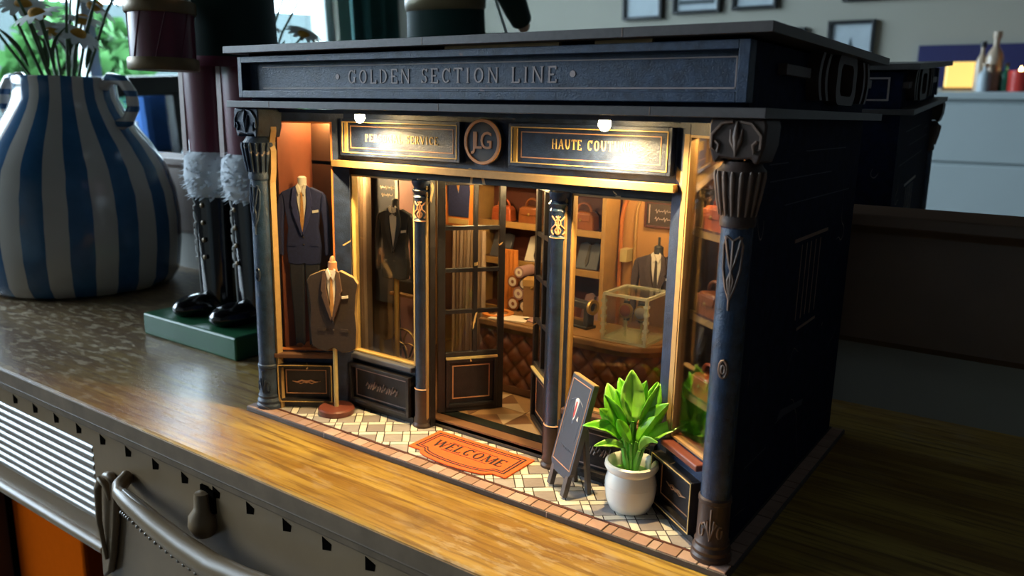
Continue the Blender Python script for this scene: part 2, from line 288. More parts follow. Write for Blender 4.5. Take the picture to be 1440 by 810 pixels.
# ================================================================ the room (seen in the mirror)
X0, X1, Y0, Y1, Z0, Z1 = -290, 96, -300, 40, -85, 190
WY0, WY1, WZ0, WZ1 = -262, 10, -17, 165          # window in the left wall
struct('floor', MB().box(X0-20, X1+20, Y0-20, Y1+20, Z0-10, Z0), 'room_floor')
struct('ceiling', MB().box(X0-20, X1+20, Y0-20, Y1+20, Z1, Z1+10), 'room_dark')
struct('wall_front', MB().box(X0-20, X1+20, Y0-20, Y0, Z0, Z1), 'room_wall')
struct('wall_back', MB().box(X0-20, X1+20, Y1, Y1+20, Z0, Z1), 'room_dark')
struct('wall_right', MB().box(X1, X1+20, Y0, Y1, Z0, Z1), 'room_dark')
struct('wall_left', MB().box(X0-20, X0, Y0, WY0, Z0, Z1).box(X0-20, X0, WY1, Y1, Z0, Z1).box(X0-20, X0, WY0, WY1, Z0, WZ0).box(X0-20, X0, WY0, WY1, WZ1, Z1), 'room_wall')
wf = MB(); wf.M = Matrix.Rotation(R(90), 4, 'Z')      # built along local x -> world y
wf.frame(WY0, WY1, WZ0, WZ1, 5, -X0+4, -X0+12)
for yy in (-196, -130, -84): wf.box(yy-2.5, yy+2.5, -X0+5, -X0+11, WZ0, WZ1)
wf.M = None
win = struct('window_1', wf, 'window_white')
g = MB().box(X0-9, X0-8.6, WY0+4, WY1-4, WZ0+4, WZ1-4).build('window_glass', 'glass', win)
MB().box(X0-2, X0+9, WY0-4, WY1+4, WZ0-4, WZ0).build('window_sill', 'window_white', win, bevel=.5)
ld = bpy.data.lights.new('window_portal', 'AREA'); ld.shape = 'RECTANGLE'; ld.size = (WY1-WY0)*S; ld.size_y = (WZ1-WZ0)*S
lo = bpy.data.objects.new('window_portal', ld); COL.objects.link(lo); lo.location = ((X0-13)*S, (WY0+WY1)/2*S, (WZ0+WZ1)/2*S)
lo.rotation_euler = Matrix(((0, 0, -1), (1, 0, 0), (0, -1, 0))).to_euler()   # -Z of the light looks along +x
ld.cycles.is_portal = True
# garden outside
gr = MB().box(-1500, X0-20, -1500, 900, -130, -122).build('garden_lawn', 'lawn'); tag(gr, 'green lawn outside the window', 'lawn')
def leafy(name, label, c, rx, ry, rz_, n, mat, size, grp):
    m = MB()
    for i in range(n):
        u, v_, q = rnd.uniform(-1, 1), rnd.uniform(0, 2*PI), rnd.random()**.4
        h = math.sqrt(1-u*u); p = Vector((c[0]+rx*q*h*math.cos(v_), c[1]+ry*q*h*math.sin(v_), c[2]+rz_*q*u))
        a = Vector((rnd.uniform(-1, 1), rnd.uniform(-1, 1), rnd.uniform(-1, 1))).normalized()*size*rnd.uniform(.6, 1.3); b = a.orthogonal()*.5
        m.add([tuple(p-a), tuple(p+b), tuple(p+a), tuple(p-b)], [(0, 1, 2, 3)])
    t_ = thing(name, label, 'tree', (c[0], c[1], -120), 0, grp)
    for k in range(len(m.v)): m.v[k] = (m.v[k][0]-c[0], m.v[k][1]-c[1], m.v[k][2]+120)
    m.build('foliage', mat, t_, kind='stuff'); MB().tube([(0, 0, 0), (2, 1, (c[2]+120)*.6), (0, 0, c[2]+120)], [8, 6, 4]).build('trunk', 'mirror_wood', t_)
leafy('garden_tree', 'small leafy tree in the garden seen through the window in the mirror', (-640, -317, -5), 45, 60, 75, 1400, 'hedge_leaf', 11, 'garden trees')
fc = thing('sky_screen_fence', 'added blue-grey board fence screening the bright sky beyond the garden', 'fence', (-820, -420, -120))  # added to keep the sky in the mirrored window from burning out
for k in range(34): MB().box(-2, 2, -480+28*k, -480+28*k+27, 0, 205).build('board', 'fence_paint', fc)
MB().box(-5, -2, -480, 470, 40, 48).build('fence_rail', 'fence_paint', fc)
hd = MB()
for i in range(2200):
    p = Vector((-500+rnd.uniform(-22, 22), rnd.uniform(-760, -150), rnd.uniform(-106, -30+16*math.sin(i)))); a = Vector((rnd.uniform(-1, 1), rnd.uniform(-1, 1), rnd.uniform(-1, 1))).normalized()*rnd.uniform(7, 13); b = a.orthogonal()*.5
    hd.add([tuple(p-a), tuple(p+b), tuple(p+a), tuple(p-b)], [(0, 1, 2, 3)])
o = hd.build('garden_hedge', 'hedge_leaf', kind='stuff'); tag(o, 'green garden hedge outside the window', 'hedge')
# furniture of the room
cs = thing('console_table', 'dark console table standing under the window, seen in the mirror', 'table', (-262, -116, Z0))
MB().box(-14, 14, -38, 24, 92, 99).build('table_top', 'console_dark', cs, bevel=.6)
for sx in (-11, 11):
    for sy in (-34, 19): MB().box(sx-3, sx+3, sy-4, sy+4, 0, 92).build('leg', 'console_dark', cs, bevel=.5)
MB().box(-9, 9, -30, 15, 18, 22).build('lower_shelf', 'console_dark', cs)
def curtain(name, label, y0, y1, x, z0, z1, mat, waves, grp=None):
    m = MB(); n = waves*8; v = []; f = []
    for i in range(n+1):
        yy = lerp(y0, y1, i/n); dx = 3.2*math.sin(i/8*2*PI)
        v += [(x+dx, yy, z0), (x+dx, yy, z1), (x+dx+.6, yy, z0), (x+dx+.6, yy, z1)]
    for i in range(n): a = i*4; f += [(a, a+1, a+5, a+4), (a+2, a+6, a+7, a+3)]
    m.add(v, f); o = m.build(name, mat, smooth=60); return tag(o, label, 'curtain', grp)
curtain('window_curtain', 'dark teal curtain hanging at the far side of the window', -292, -258, X0+14, Z0+1, 130, 'curtain_teal', 3)
bl = MB().box(-6, 6, -11, 11, 0, 28).build('blue_cushion', 'blue_cloth', bevel=3, loc=(X0+4, -150, WZ0)); tag(bl, 'bright blue cushion propped on the window sill', 'cushion')
for k, yy in enumerate((-166, -158, -140)):
    j = MB().lathe([(0, 0), (2.6, 0), (2.8, 3), (2.8, 9), (1.6, 11), (1.7, 13), (0, 13)], 14).build('sill_jar', 'pot_white', smooth=40, loc=(X0+3, yy, WZ0)); tag(j, 'small white jar standing on the window sill', 'jar', 'white jars on the window sill')
# dresser along the front wall
dr = thing('dresser', 'pale grey-white chest of drawers below the framed pictures', 'dresser', (35, -275.5, Z0))
MB().box(-50, 50, -21, 21, 4, 86.5).build('carcass', 'dresser_white', dr, bevel=.3); MB().box(-52, 52, -22, 23.2, 86.5, 89).build('top', 'dresser_white', dr, bevel=.5)
for k in range(4):
    d = MB().box(-48.5, 48.5, 21, 22.4, 6+20*k, 25+20*k).build('drawer', 'dresser_white', dr, bevel=.4)
nb = MB().box(-18, 22, -299, -296, 4.2, 19.5).build('navy_panel', 'navy_box', bevel=.2); tag(nb, 'long dark navy panel leaning on the wall behind the bottles', 'panel')
def pic(x0, x1, z0, z1, label, mat):
    t_ = thing('picture_frame', label, 'picture frame', ((x0+x1)/2, -300, z0), 0, 'framed pictures on the wall'); w_ = (x1-x0)/2; h = z1-z0
    MB().frame(-w_, w_, 0, h, 1.5, 0, 2).build('frame', 'frame_black', t_, bevel=.2); MB().box(-w_+1.4, w_-1.4, .3, .9, 1.4, h-1.4).build('mount', 'print_grey', t_)
    m = MB()
    if mat == 'tree': m.prism([(-w_*.4, h*.2), (-w_*.1, h*.5), (0, h*.7), (w_*.15, h*.45), (w_*.4, h*.2)], .9, 1.0)
    elif mat == 'lines':
        for k in range(4): m.box(-w_*.75, w_*.75, .9, 1.0, h*(.16+.19*k), h*(.24+.19*k))
    else: m.box(-w_*.6, w_*.6, .9, 1.0, h*.45, h*.8)
    m.build('print', 'print_dark', t_); return t_
pic(-144.3, -124.8, 34, 62, 'black framed picture with a dark block, beside the striped print', 'block')
pic(-119.8, -97.9, 35.5, 60, 'black framed print of dark horizontal stripes', 'lines')
pic(-92.9, -73.7, 36, 60, 'small black framed picture beside the striped print', 'block')
pic(-52.5, -34.5, 9, 30, 'black framed picture of a dark pointed tree', 'tree')
pic(-78, -61, 6, 28, 'black framed picture low on the wall beside the tree print', 'block')
pic(-48, -8, 37, 64, 'wide black framed picture above the tree print', 'lines')
DT = 4.0
ln = thing('lantern', 'glowing yellow lantern on the dresser', 'lantern', (0, -270, DT)); MB().box(-5, 5, -4, 4, .8, 9.5).build('glowing_shade', 'lantern_glow', ln, bevel=.8); MB().box(-5.4, 5.4, -4.4, 4.4, 0, .9).build('base', 'wood_box', ln, bevel=.2)
def bottle(x, y, h, r, mat, label, cap='black_plastic'):
    t_ = thing('bottle', label, 'bottle', (x, y, DT), 0, 'bottles on the dresser')
    MB().lathe([(0, 0), (r, 0), (r, h*.55), (r*.8, h*.66), (r*.35, h*.75), (r*.35, h*.9), (0, h*.9)], 16).build('glass_body', mat, t_, smooth=40)
    MB().lathe([(0, h*.88), (r*.5, h*.88), (r*.5, h), (0, h)], 12).build('cap', cap, t_, smooth=40)
bottle(5.8, -264, 16, 1.8, 'tan_glass', 'slim pale bottle standing beside the glowing lantern'); bottle(9.6, -262, 19, 2.6, 'tan_glass', 'tall cloudy bottle with a round stopper', 'tan_glass')
bottle(13.4, -261, 9, 1.6, 'glass_green', 'short green bottle between the tall bottle and the candle'); bottle(7.6, -258, 9, 2.0, 'print_grey', 'short grey bottle in front of the tall cloudy bottle', 'tan_glass')
cn = thing('candle', 'lit candle in a red glass jar on the dresser', 'candle', (17.6, -260, DT)); MB().lathe([(0, 0), (3.4, 0), (3.6, 6.5), (3.4, 6.5), (3.2, 3.5), (0, 3.5)], 18).build('glass_jar', 'red_glass', cn, smooth=40)
MB().lathe([(0, 3.6), (3.0, 3.6), (3.0, 4.2), (0, 4.2)], 14).build('wax', 'petal', cn); MB().lathe([(0, 4.6), (.7, 5.2), (.75, 6), (.4, 7.2), (0, 8)], 10).build('flame', 'flame', cn, smooth=60)

# ================================================================ chest, mirror
ch = thing('chest', 'old brown chest with worn varnished top, fluted mouldings and a bail handle', 'chest', (0, 0, Z0))
def C_(mb, n, mt, **k): return mb.build(n, mt, ch, loc=(0, 0, -Z0), **k)
TB = 18.5
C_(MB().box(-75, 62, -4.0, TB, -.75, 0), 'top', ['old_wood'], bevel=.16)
C_(MB().box(-74.9, 61.9, -4.03, -3.99, -.70, -.06), 'top_edge', 'chest_edge', bevel=.015)
C_(MB().box(-74.5, 61.5, -3.9, -3.6, -.95, -.75).box(-74.5, 61.5, -3.72, TB-.5, -1.35, -.95), 'top_moulding', 'chest_edge', bevel=.12)
C_(MB().box(-74, -7, -3.4, -1.6, -2.35, -1.3), 'rail', 'chest_paint')
C_(MB().box(-74, -7.0, -3.2, -1.6, -8.0, -2.35), 'apron', 'chest_paint'); C_(MB().tube([(-74, -3.2, -7.75), (-7, -3.2, -7.75)], .33, 10), 'apron_bead', 'chest_paint', smooth=60)
for k in range(9):
    z = -2.62-.435*k; C_(MB().prism([(-3.15, z+.20), (-3.27, z+.175), (-3.36, z+.09), (-3.40, -.02+z), (-3.39, z-.10), (-3.33, z-.16), (-3.15, z-.19)], -74, -7.15, 'yz'), 'flute', 'flute', smooth=50)
C_(MB().box(-7.0, 61, -3.4, -1.6, Z0+1, -1.3), 'front_panel', 'chest_paint')
for k in range(36):
    x = -16.9+2.13*k if k < 40 else 0
    if x > 30: break
    il = C_(MB().prism([(0, 0), (0, -.52), (.42, -.42), (.47, -.16)], -3.415, -3.3), 'notch_shade', 'chest_dark'); il.location = (x*S, 0, (-Z0-1.60)*S)  # near-black wedges stand in for the shade inside cut notches
C_(MB().box(-74, -72, -3.4, TB-.5, Z0, -1.3), 'side_panel', 'chest_paint'); C_(MB().box(59, 61, -1.6, TB-.5, Z0, -1.3), 'side_panel', 'chest_paint'); C_(MB().box(-7.0, -5.2, -1.6, TB-.5, Z0, -1.3), 'side_panel', 'chest_dark')
C_(MB().box(-72, -7, TB-2, TB-.6, Z0, -1.3), 'back_panel', 'chest_dark'); C_(MB().box(-72, -7, -1.6, TB-2, -46, -44), 'lower_shelf', 'mirror_wood')
ob = thing('storage_box', 'orange storage box inside the kneehole of the chest', 'box', (-35, 11, -43.95)); MB().box(-6.3, 5.5, -5, 4.5, 0, 30).build('body', 'orange_box', ob, bevel=.3); MB().box(-6.5, 5.7, -5.2, 4.7, 30, 32).build('lid', 'orange_box', ob, bevel=.2)
C_(MB().box(-45.5, -42.5, 4, 6, -44, -1.35), 'divider', 'mirror_wood')
# bail handle
C_(MB().prism([(-5.95, -3.5), (-5.75, -3.25), (-5.3, -3.15), (-4.85, -3.4), (-4.7, -4.0), (-5.0, -5.6), (-5.5, -7.4), (-5.9, -8.4), (-6.6, -8.9), (-6.5, -7.0), (-6.15, -5.0)], -3.75, -3.4), 'handle_plate', 'chest_paint', bevel=.14, smooth=30)
C_(MB().tube([(-5.9, -3.8, -7.6), (-5.95, -3.95, -5.6), (-5.7, -4.0, -3.9), (-5.35, -4.0, -3.35), (-4.95, -4.0, -3.5), (-4.75, -4.0, -4.2)], [.08, .14, .17, .17, .15, .06], 8), 'handle_scroll', 'chest_paint', smooth=60)
grip = [(-3.95, -3.5, -3.0), (-3.6, -4.1, -3.15), (-3.0, -4.45, -3.15), (-2.4, -4.5, -3.2), (-1.6, -4.55, -3.3), (0, -4.6, -3.6), (2, -4.65, -3.85), (4, -4.7, -3.95), (6, -4.7, -3.8), (8, -4.65, -3.5), (9.2, -4.5, -3.2)]
C_(MB().tube(grip, [.28, .3, .26, .34, .38, .42, .45, .47, .45, .38, .3], 12, flat=1.25), 'handle_grip', 'chest_paint', smooth=60)
C_(MB().tube([(a, b-.02, c+.42) for a, b, c in grip[3:]], .09, 8), 'grip_ridge', 'flute', smooth=60)
for k in range(26):
    u = 3.2+k*.2; i = int(u); q = u-i
    if i+1 >= len(grip): break
    pt = [lerp(grip[i][j], grip[i+1][j], q) for j in range(3)]
    C_(MB().ball((pt[0], pt[1]-.28, pt[2]-.42), .085, n=8), 'bead', 'flute', smooth=60)
lk = C_(MB().box(1.55, 2.0, -3.5, -3.4, -2.65, -1.72).box(2.0, 2.45, -3.52, -3.4, -2.75, -1.8), 'lock_plate', 'chest_dark')
C_(MB().lathe([(0, -.9), (.42, -.85), (.62, -.45), (.58, 0), (.36, .3), (.3, .95), (0, 1.0)], 14), 'lock_hasp', 'chest_paint', smooth=50).location = (1.85*S, -3.62*S, (-Z0-2.9)*S)
# mirror: leans a little towards the room
my, mt_ = R(1.0), R(-2.0)
n_ = Vector((math.sin(my)*math.cos(mt_), -math.cos(mt_)*math.cos(my), math.sin(mt_)))
mi_ = thing('dressing_mirror', 'large dressing mirror in a dark brown wooden frame standing on the chest', 'mirror', (0, 17.9, 0), my)
pl = MB().box(-74, 60, -.1, .5, 0, 3.2).build('back_board', 'white_ply', mi_)
fr_ = MB().prism([(-.3, 3.0), (-.5, 3.3), (-.5, 8.2), (-.75, 8.5), (-.75, 9.0), (-.45, 9.35), (-.15, 9.5), (.6, 9.5), (.6, 3.0)], -74, 60, 'yz').build('frame_rail', 'mirror_wood', mi_, bevel=.05, smooth=30)
MB().box(-74, 60, -.5, .6, 78, 84).build('frame_rail', 'mirror_wood', mi_); MB().box(-80, -74, -.5, .6, 3, 84).build('frame_stile', 'mirror_wood', mi_); MB().box(60, 66, -.5, .6, 3, 84).build('frame_stile', 'mirror_wood', mi_)
gl = MB().box(-73.9, 59.9, 0, .3, -.6, 70).build('mirror_glass', 'mirror_glass', mi_, loc=(0, -.35, 9.5), rx=-mt_)

# ================================================================ the miniature shop
sh = thing('miniature_shop', 'miniature navy tailor shop building with lit windows and gold lettering', 'dollhouse', (0, 0, 0))
def P(mb, n, mt, **k): return mb.build(n, mt, sh, **k)
W = 22.0; T = .22
base = P(MB().box(0, W, 0, 13.9, 0, T-.02), 'base_slab', 'edge_brown', bevel=.02)
for x in (5.0, 15.8): MB().box(x, x+.03, -.01, .05, .02, T-.02).build('slab_joint', 'copper_dim', base)
# brick kerb
x = .04; k = 0
while x < 21.9:
    L = min((.34 if k % 3 == 1 else .62)*rnd.uniform(.9, 1.1), 21.97-x)
    if L > .1: MB().box(x, x+L-.035, .03, .53, T-.03, T+rnd.uniform(.0, .025)).build('brick', ['brick', 'brick_pale', 'brick_dim'][rnd.randrange(3)], base, bevel=.015)
    x += L; k += 1
MB().box(.3, 21.5, .56, .66, T-.03, T+.005).build('kerb_line', 'dark_red', base)
MB().box(.05, 21.95, .03, 13.8, T-.03, T-.012).build('grout', 'grout', base)
y = .6; k = 0
while y < 13.7:
    L = min((.5 if k % 2 else .85), 13.85-y); MB().box(21.5, 21.96, y, y+L-.04, T-.03, T+rnd.uniform(0, .02)).build('brick', 'brick_dim', base, bevel=.015); y += L; k += 1
# paving tiles of the forecourt, laid diagonally
def clip(poly, A, B):
    out = []; sd = lambda p: (B[0]-A[0])*(p[1]-A[1])-(B[1]-A[1])*(p[0]-A[0])
    for i in range(len(poly)):
        a, b = poly[i-1], poly[i]; da, db = sd(a), sd(b)
        if (da >= 0) != (db >= 0): q = da/(da-db); out.append((lerp(a[0], b[0], q), lerp(a[1], b[1], q)))
        if db >= 0: out.append(b)
    return out
court = [(.9, .68), (21.1, .68), (18.4, 3.35), (3.6, 3.35)]
def tile(x0, x1, y0, y1, mt):
    an = R(40); g = .022; pts = [(x0+g, y0+g), (x1-g, y0+g), (x1-g, y1-g), (x0+g, y1-g)]
    pts = [(p[0]*math.cos(an)-p[1]*math.sin(an), p[0]*math.sin(an)+p[1]*math.cos(an)) for p in pts]
    for i in range(4): pts = clip(pts, court[i], court[(i+1) % 4]) if pts else pts
    if len(pts) < 3: return
    ar = abs(sum(pts[i][0]*pts[(i+1) % len(pts)][1]-pts[(i+1) % len(pts)][0]*pts[i][1] for i in range(len(pts))))/2
    if ar < .008: return
    MB().prism(pts, T-.03, T+rnd.uniform(0, .012), 'xy').build('paving_tile', mt, base)
p_ = 1.05; a_ = .74
for i in range(-10, 26):
    for j in range(-30, 12):
        u, v = i*p_+(.28 if j % 2 else 0), j*p_
        tile(u, u+a_, v, v+a_, ['tile_taupe', 'tile_taupe', 'tile_brown'][(i*7+j*3) % 3])
        tile(u+a_, u+p_, v, v+a_, 'tile_cream'); tile(u, u+a_, v+a_, v+p_, 'tile_cream'); tile(u+a_, u+p_, v+a_, v+p_, 'tile_cream')
# body: side and back walls, ceiling over the shop, cornice, frieze, roof
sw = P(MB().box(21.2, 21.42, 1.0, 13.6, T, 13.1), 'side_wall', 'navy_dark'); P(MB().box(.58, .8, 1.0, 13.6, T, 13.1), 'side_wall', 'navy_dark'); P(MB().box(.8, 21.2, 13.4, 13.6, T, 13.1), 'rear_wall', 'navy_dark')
# printed relief on the right-hand wall
orn = MB()
for yy in (6.6, 7.2, 7.7, 8.3, 8.9): orn.box(21.42, 21.435, yy, yy+.07, 6.3+.1*rnd.random(), 9.0)
orn.box(21.42, 21.44, 5.7, 9.8, 9.15, 9.27).box(21.42, 21.44, 6.9, 9.2, 5.95, 6.05)
orn.build('pilaster_print', 'bronze_hi', sw)
orn = MB()
for zz, ya, yb in ((11.3, 2.6, 9.5), (10.5, 4.2, 12.4), (12.1, 6, 11.2), (3.0, 5.4, 8.2), (2.4, 2.5, 4.6), (11.8, 2.4, 4.2)): orn.box(21.42, 21.43, ya, yb, zz, zz+.035)
orn.prism([(5.6, 3.1), (8.6, 2.75), (8.7, 2.95), (5.9, 3.35)], 21.42, 21.44, 'yz'); orn.build('course_line', 'course_ink', sw)
cor = P(MB().box(-.03, 22.03, -.15, 13.9, 13.11, 13.37), 'cornice', 'edge_brown', bevel=.015)
for x in (2.6, 11.2, 18.8): MB().box(x, x+.03, -.158, 0, 13.12, 13.36).build('cornice_joint', 'bronze_hi', cor)
frz = P(MB().box(.75, 21.35, .5, 13.5, 13.37, 15.1), 'frieze_core', 'navy_dark')
P(MB().frame(.56, 21.44, 13.5, 15.08, (.24, .30, .27, .24), .03, .5), 'frieze_frame', 'navy_front', bevel=.02)
sg = P(MB().box(.78, 21.2, .44, .5, 13.74, 14.86), 'sign_panel', 'navy_front')
cl = MB(); z0, z1 = 13.86, 14.66; cl.box(1.6, 20.98, .42, .44, z0, z0+.035).box(1.6, 20.98, .42, .44, z1, z1+.03).box(20.95, 20.98, .42, .44, z0, z1); cl.build('sign_border', 'copper_dim', sg)
serif('lettering', 'GOLDEN SECTION LINE', 9.0, .48, 'copper_dim', sg, (10.92, .43, 14.28), thick=.13, thin=.10, gap=.26)
for x in (5.88, 15.97): MB().prism([(.1*math.cos(a*PI/6), .1*math.sin(a*PI/6)) for a in range(12)], -.02, 0).build('sign_dot', 'copper_dim', sg, loc=(x, .44, 14.29))
roof = P(MB().box(.05, 22.07, -.26, 13.9, 15.2, 15.47), 'roof_slab', 'edge_brown', bevel=.015)
for x in (10.6, 17.9): MB().box(x, x+.03, -.268, 0, 15.21, 15.46).build('roof_joint', 'bronze_hi', roof)
P(MB().box(.9, 21.2, .35, 13.5, 15.08, 15.2), 'roof_spacer', 'chest_dark'); P(MB().box(11.2, 15.6, .2, .36, 15.09, 15.19).box(16.8, 18.6, .22, .36, 15.09, 15.19), 'light_leak_strip', 'mdf')  # the tan strips imitate light leaking through the gap under the roof
# frieze ornament on the right side
P(MB().box(21.35, 21.62, 2.6, 5.0, 14.32, 14.62), 'frieze_bar', 'bronze', bevel=.02); P(MB().box(21.35, 21.62, 12.3, 13.4, 14.32, 14.62), 'frieze_bar', 'bronze', bevel=.02)
def rr(cy, cz, hy, hz, rad, n=6):
    pts = []
    for sx, sz, a0 in ((1, 1, 0), (-1, 1, 90), (-1, -1, 180), (1, -1, 270)):
        for k in range(n+1):
            a = R(a0+90*k/n); pts.append((cy+sx*(hy-rad)+rad*math.cos(a), cz+sz*(hz-rad)+rad*math.sin(a)))
    return pts
def loopring(po, pi, x0, x1):
    n = len(po); v = [(x0, *p) for p in po]+[(x0, *p) for p in pi]+[(x1, *p) for p in po]+[(x1, *p) for p in pi]; f = []
    for i in range(n):
        j = (i+1) % n; f += [(2*n+i, 2*n+j, 3*n+j, 3*n+i), (i, n+i, n+j, j), (i, j, 2*n+j, 2*n+i), (n+i, 3*n+i, 3*n+j, n+j)]
    return MB().add(v, f)
P(loopring(rr(8.95, 14.42, 1.35, .82, .5), rr(8.95, 14.42, .85, .52, .3), 21.3, 21.75), 'frieze_oval', 'bronze')
for yy, sg_ in ((6.5, -1), (5.75, -1), (11.3, 1), (12.0, 1)):
    pts = [(yy+sg_*(.35-.35*(q/4)**2*1), 14.42+.18*q) for q in range(-4, 5)]
    P(MB().prism(pts+[(a+sg_*-.28, b) for a, b in pts[::-1]], 21.3, 21.75, 'yz'), 'frieze_arc', 'bronze')
# same ornament on the back, so the mirror has it
P(MB().frame(1.2, 20.8, 13.75, 14.85, .08, 13.5, 13.56), 'frieze_border', 'copper_dim')
P(MB().box(.8, 21.2, 1.2, 13.4, 12.95, 13.1), 'soffit', 'navy')
P(MB().box(.8, 21.2, 3.4, 13.4, 10.75, 10.9), 'inner_ceiling', 'interior_dark')

# corner columns with carved capitals
def corner_column(cx, cy, mats):
    body, cap, hi = mats
    c_ = P(MB().lathe([(.60, 0), (.60, .14), (.55, .22), (.57, .34), (.50, .46), (.52, .56), (.47, .66), (.46, 1.8), (.485, 1.84), (.485, 1.95), (.44, 2.0), (.44, 9.95), (.47, 10.0), (.47, 10.2), (0, 10.2)], 28), 'corner_column', [body], smooth=30, loc=(cx, cy, T))
    MB().lathe([(.605, 0), (.605, .14), (.555, .22), (.575, .34), (.505, .46), (.525, .56), (.475, .66), (.465, 1.8), (.49, 1.84), (.49, 1.95), (.445, 2.0)], 28).build('column_foot', cap, c_, smooth=30)
    MB().lathe([(.48, 10.0), (.50, 10.15), (.47, 10.3), (.52, 10.5), (.62, 11.0), (.66, 11.5), (.56, 11.62), (.50, 11.75)], 28).build('capital_bell', cap, c_, smooth=30)
    ab = MB(); pts = [(-.72, 12.88), (-.78, 12.7), (-.76, 12.2), (-.62, 11.72), (-.5, 11.72), (-.42, 11.85), (0, 11.8), (.42, 11.85), (.5, 11.72), (.62, 11.72), (.76, 12.2), (.78, 12.7), (.72, 12.88)]
    ab.prism(pts, -.6, .6); ab.build('capital_scroll', cap, c_, bevel=.06, smooth=30)
    ab = MB()
    for s_ in (-1, 1):
        ab.tube([(s_*.1, -.64, 12.8), (s_*.4, -.66, 12.75), (s_*.66, -.64, 12.45), (s_*.66, -.64, 12.1), (s_*.5, -.64, 12.0), (s_*.46, -.64, 12.2), (s_*.56, -.64, 12.3)], .045, 6)
    ab.tube([(0, -.62, 11.9), (0, -.68, 12.4), (0, -.64, 12.8)], [.03, .09, .03], 6)
    for s_ in (-1, 1): ab.tube([(0, -.62, 12.0), (s_*.12, -.66, 12.3), (s_*.16, -.64, 12.6)], [.03, .06, .02], 6)
    ab.build('capital_carving', hi, c_, smooth=60)
    for k in range(9):                                     # acanthus flutes round the bell
        a = -PI*(k+.5)/9; MB().tube([(.52*math.cos(a), .52*math.sin(a), 10.3), (.60*math.cos(a), .60*math.sin(a), 10.8), (.68*math.cos(a), .68*math.sin(a), 11.35), (.70*math.cos(a), .70*math.sin(a), 11.5)], [.03, .06, .07, .03], 6).build('acanthus_leaf', hi, c_, smooth=60)
    def on(a, z, r): return (r*math.sin(R(a)), -r*math.cos(R(a)), z)
    def wrap(paths, r, rad, nm, z0=0, m=hi, a0=10):
        q = MB()
        for pth in paths: q.tube([on(a0+a, z0+z, r) for a, z in pth], rad, 6)
        q.build(nm, m, c_, smooth=60)
    xleaf = [[(-28, 0), (-10, -.7), (10, -1.2), (0, -1.75)], [(28, 0), (10, -.7), (-10, -1.2), (0, -1.75)], [(-34, -.25), (-30, -.9), (-16, -1.4), (0, -1.75)], [(34, -.25), (30, -.9), (16, -1.4), (0, -1.75)], [(-34, -.25), (-20, .0), (0, -.12), (20, 0), (34, -.25)], [(0, -.1), (0, -1.75), (0, -2.05)]]
    wrap(xleaf, .455, .04, 'shaft_ornament', 9.75)
    ros = [[(14*math.cos(t*PI/6), .26*math.sin(t*PI/6)) for t in range(13)], [(7*math.cos(t*PI/4), .13*math.sin(t*PI/4)) for t in range(9)]]
    wrap(ros, .45, .045, 'shaft_rosette', 6.0)
    pal = [[(0, 0), (0, .5), (0, 1.0)]]+[[(0, .05), (s_*10, .35), (s_*q, .55+.1*(q < 20)), (s_*(q+6), .5)] for s_ in (-1, 1) for q in (12, 22)]+[[(s_*34+9*math.cos(t*.7+1), .28+.2*math.sin(t*.7+1)) for t in range(9)] for s_ in (-1, 1)]
    wrap(pal, .475, .03, 'foot_ornament', .72)
    wrap([[(a, .56) for a in range(-90, 91, 15)], [(a, .22) for a in range(-90, 91, 15)]], .50, .03, 'foot_ring', 0, cap)
    return c_
c1 = corner_column(.80, .72, ('navy_col', 'navy_front', 'navy_front')); c2 = corner_column(21.22, .74, ('navy_col', 'bronze', 'bronze_hi'))
# the plain wood edge of the cut-out columns
q_ = [(.50, T), (.50, .5), (.44, .7), (.42, 2.1), (.42, 10.1), (.5, 10.5), (.56, 11.4), (.46, 11.6), (.60, 12.2), (.58, 13.0)]
P(MB().prism([(.80+a, b) for a, b in q_]+[(.80+a+.15, b) for a, b in q_[::-1]], .74, 1.02), 'column_edge', 'mdf')

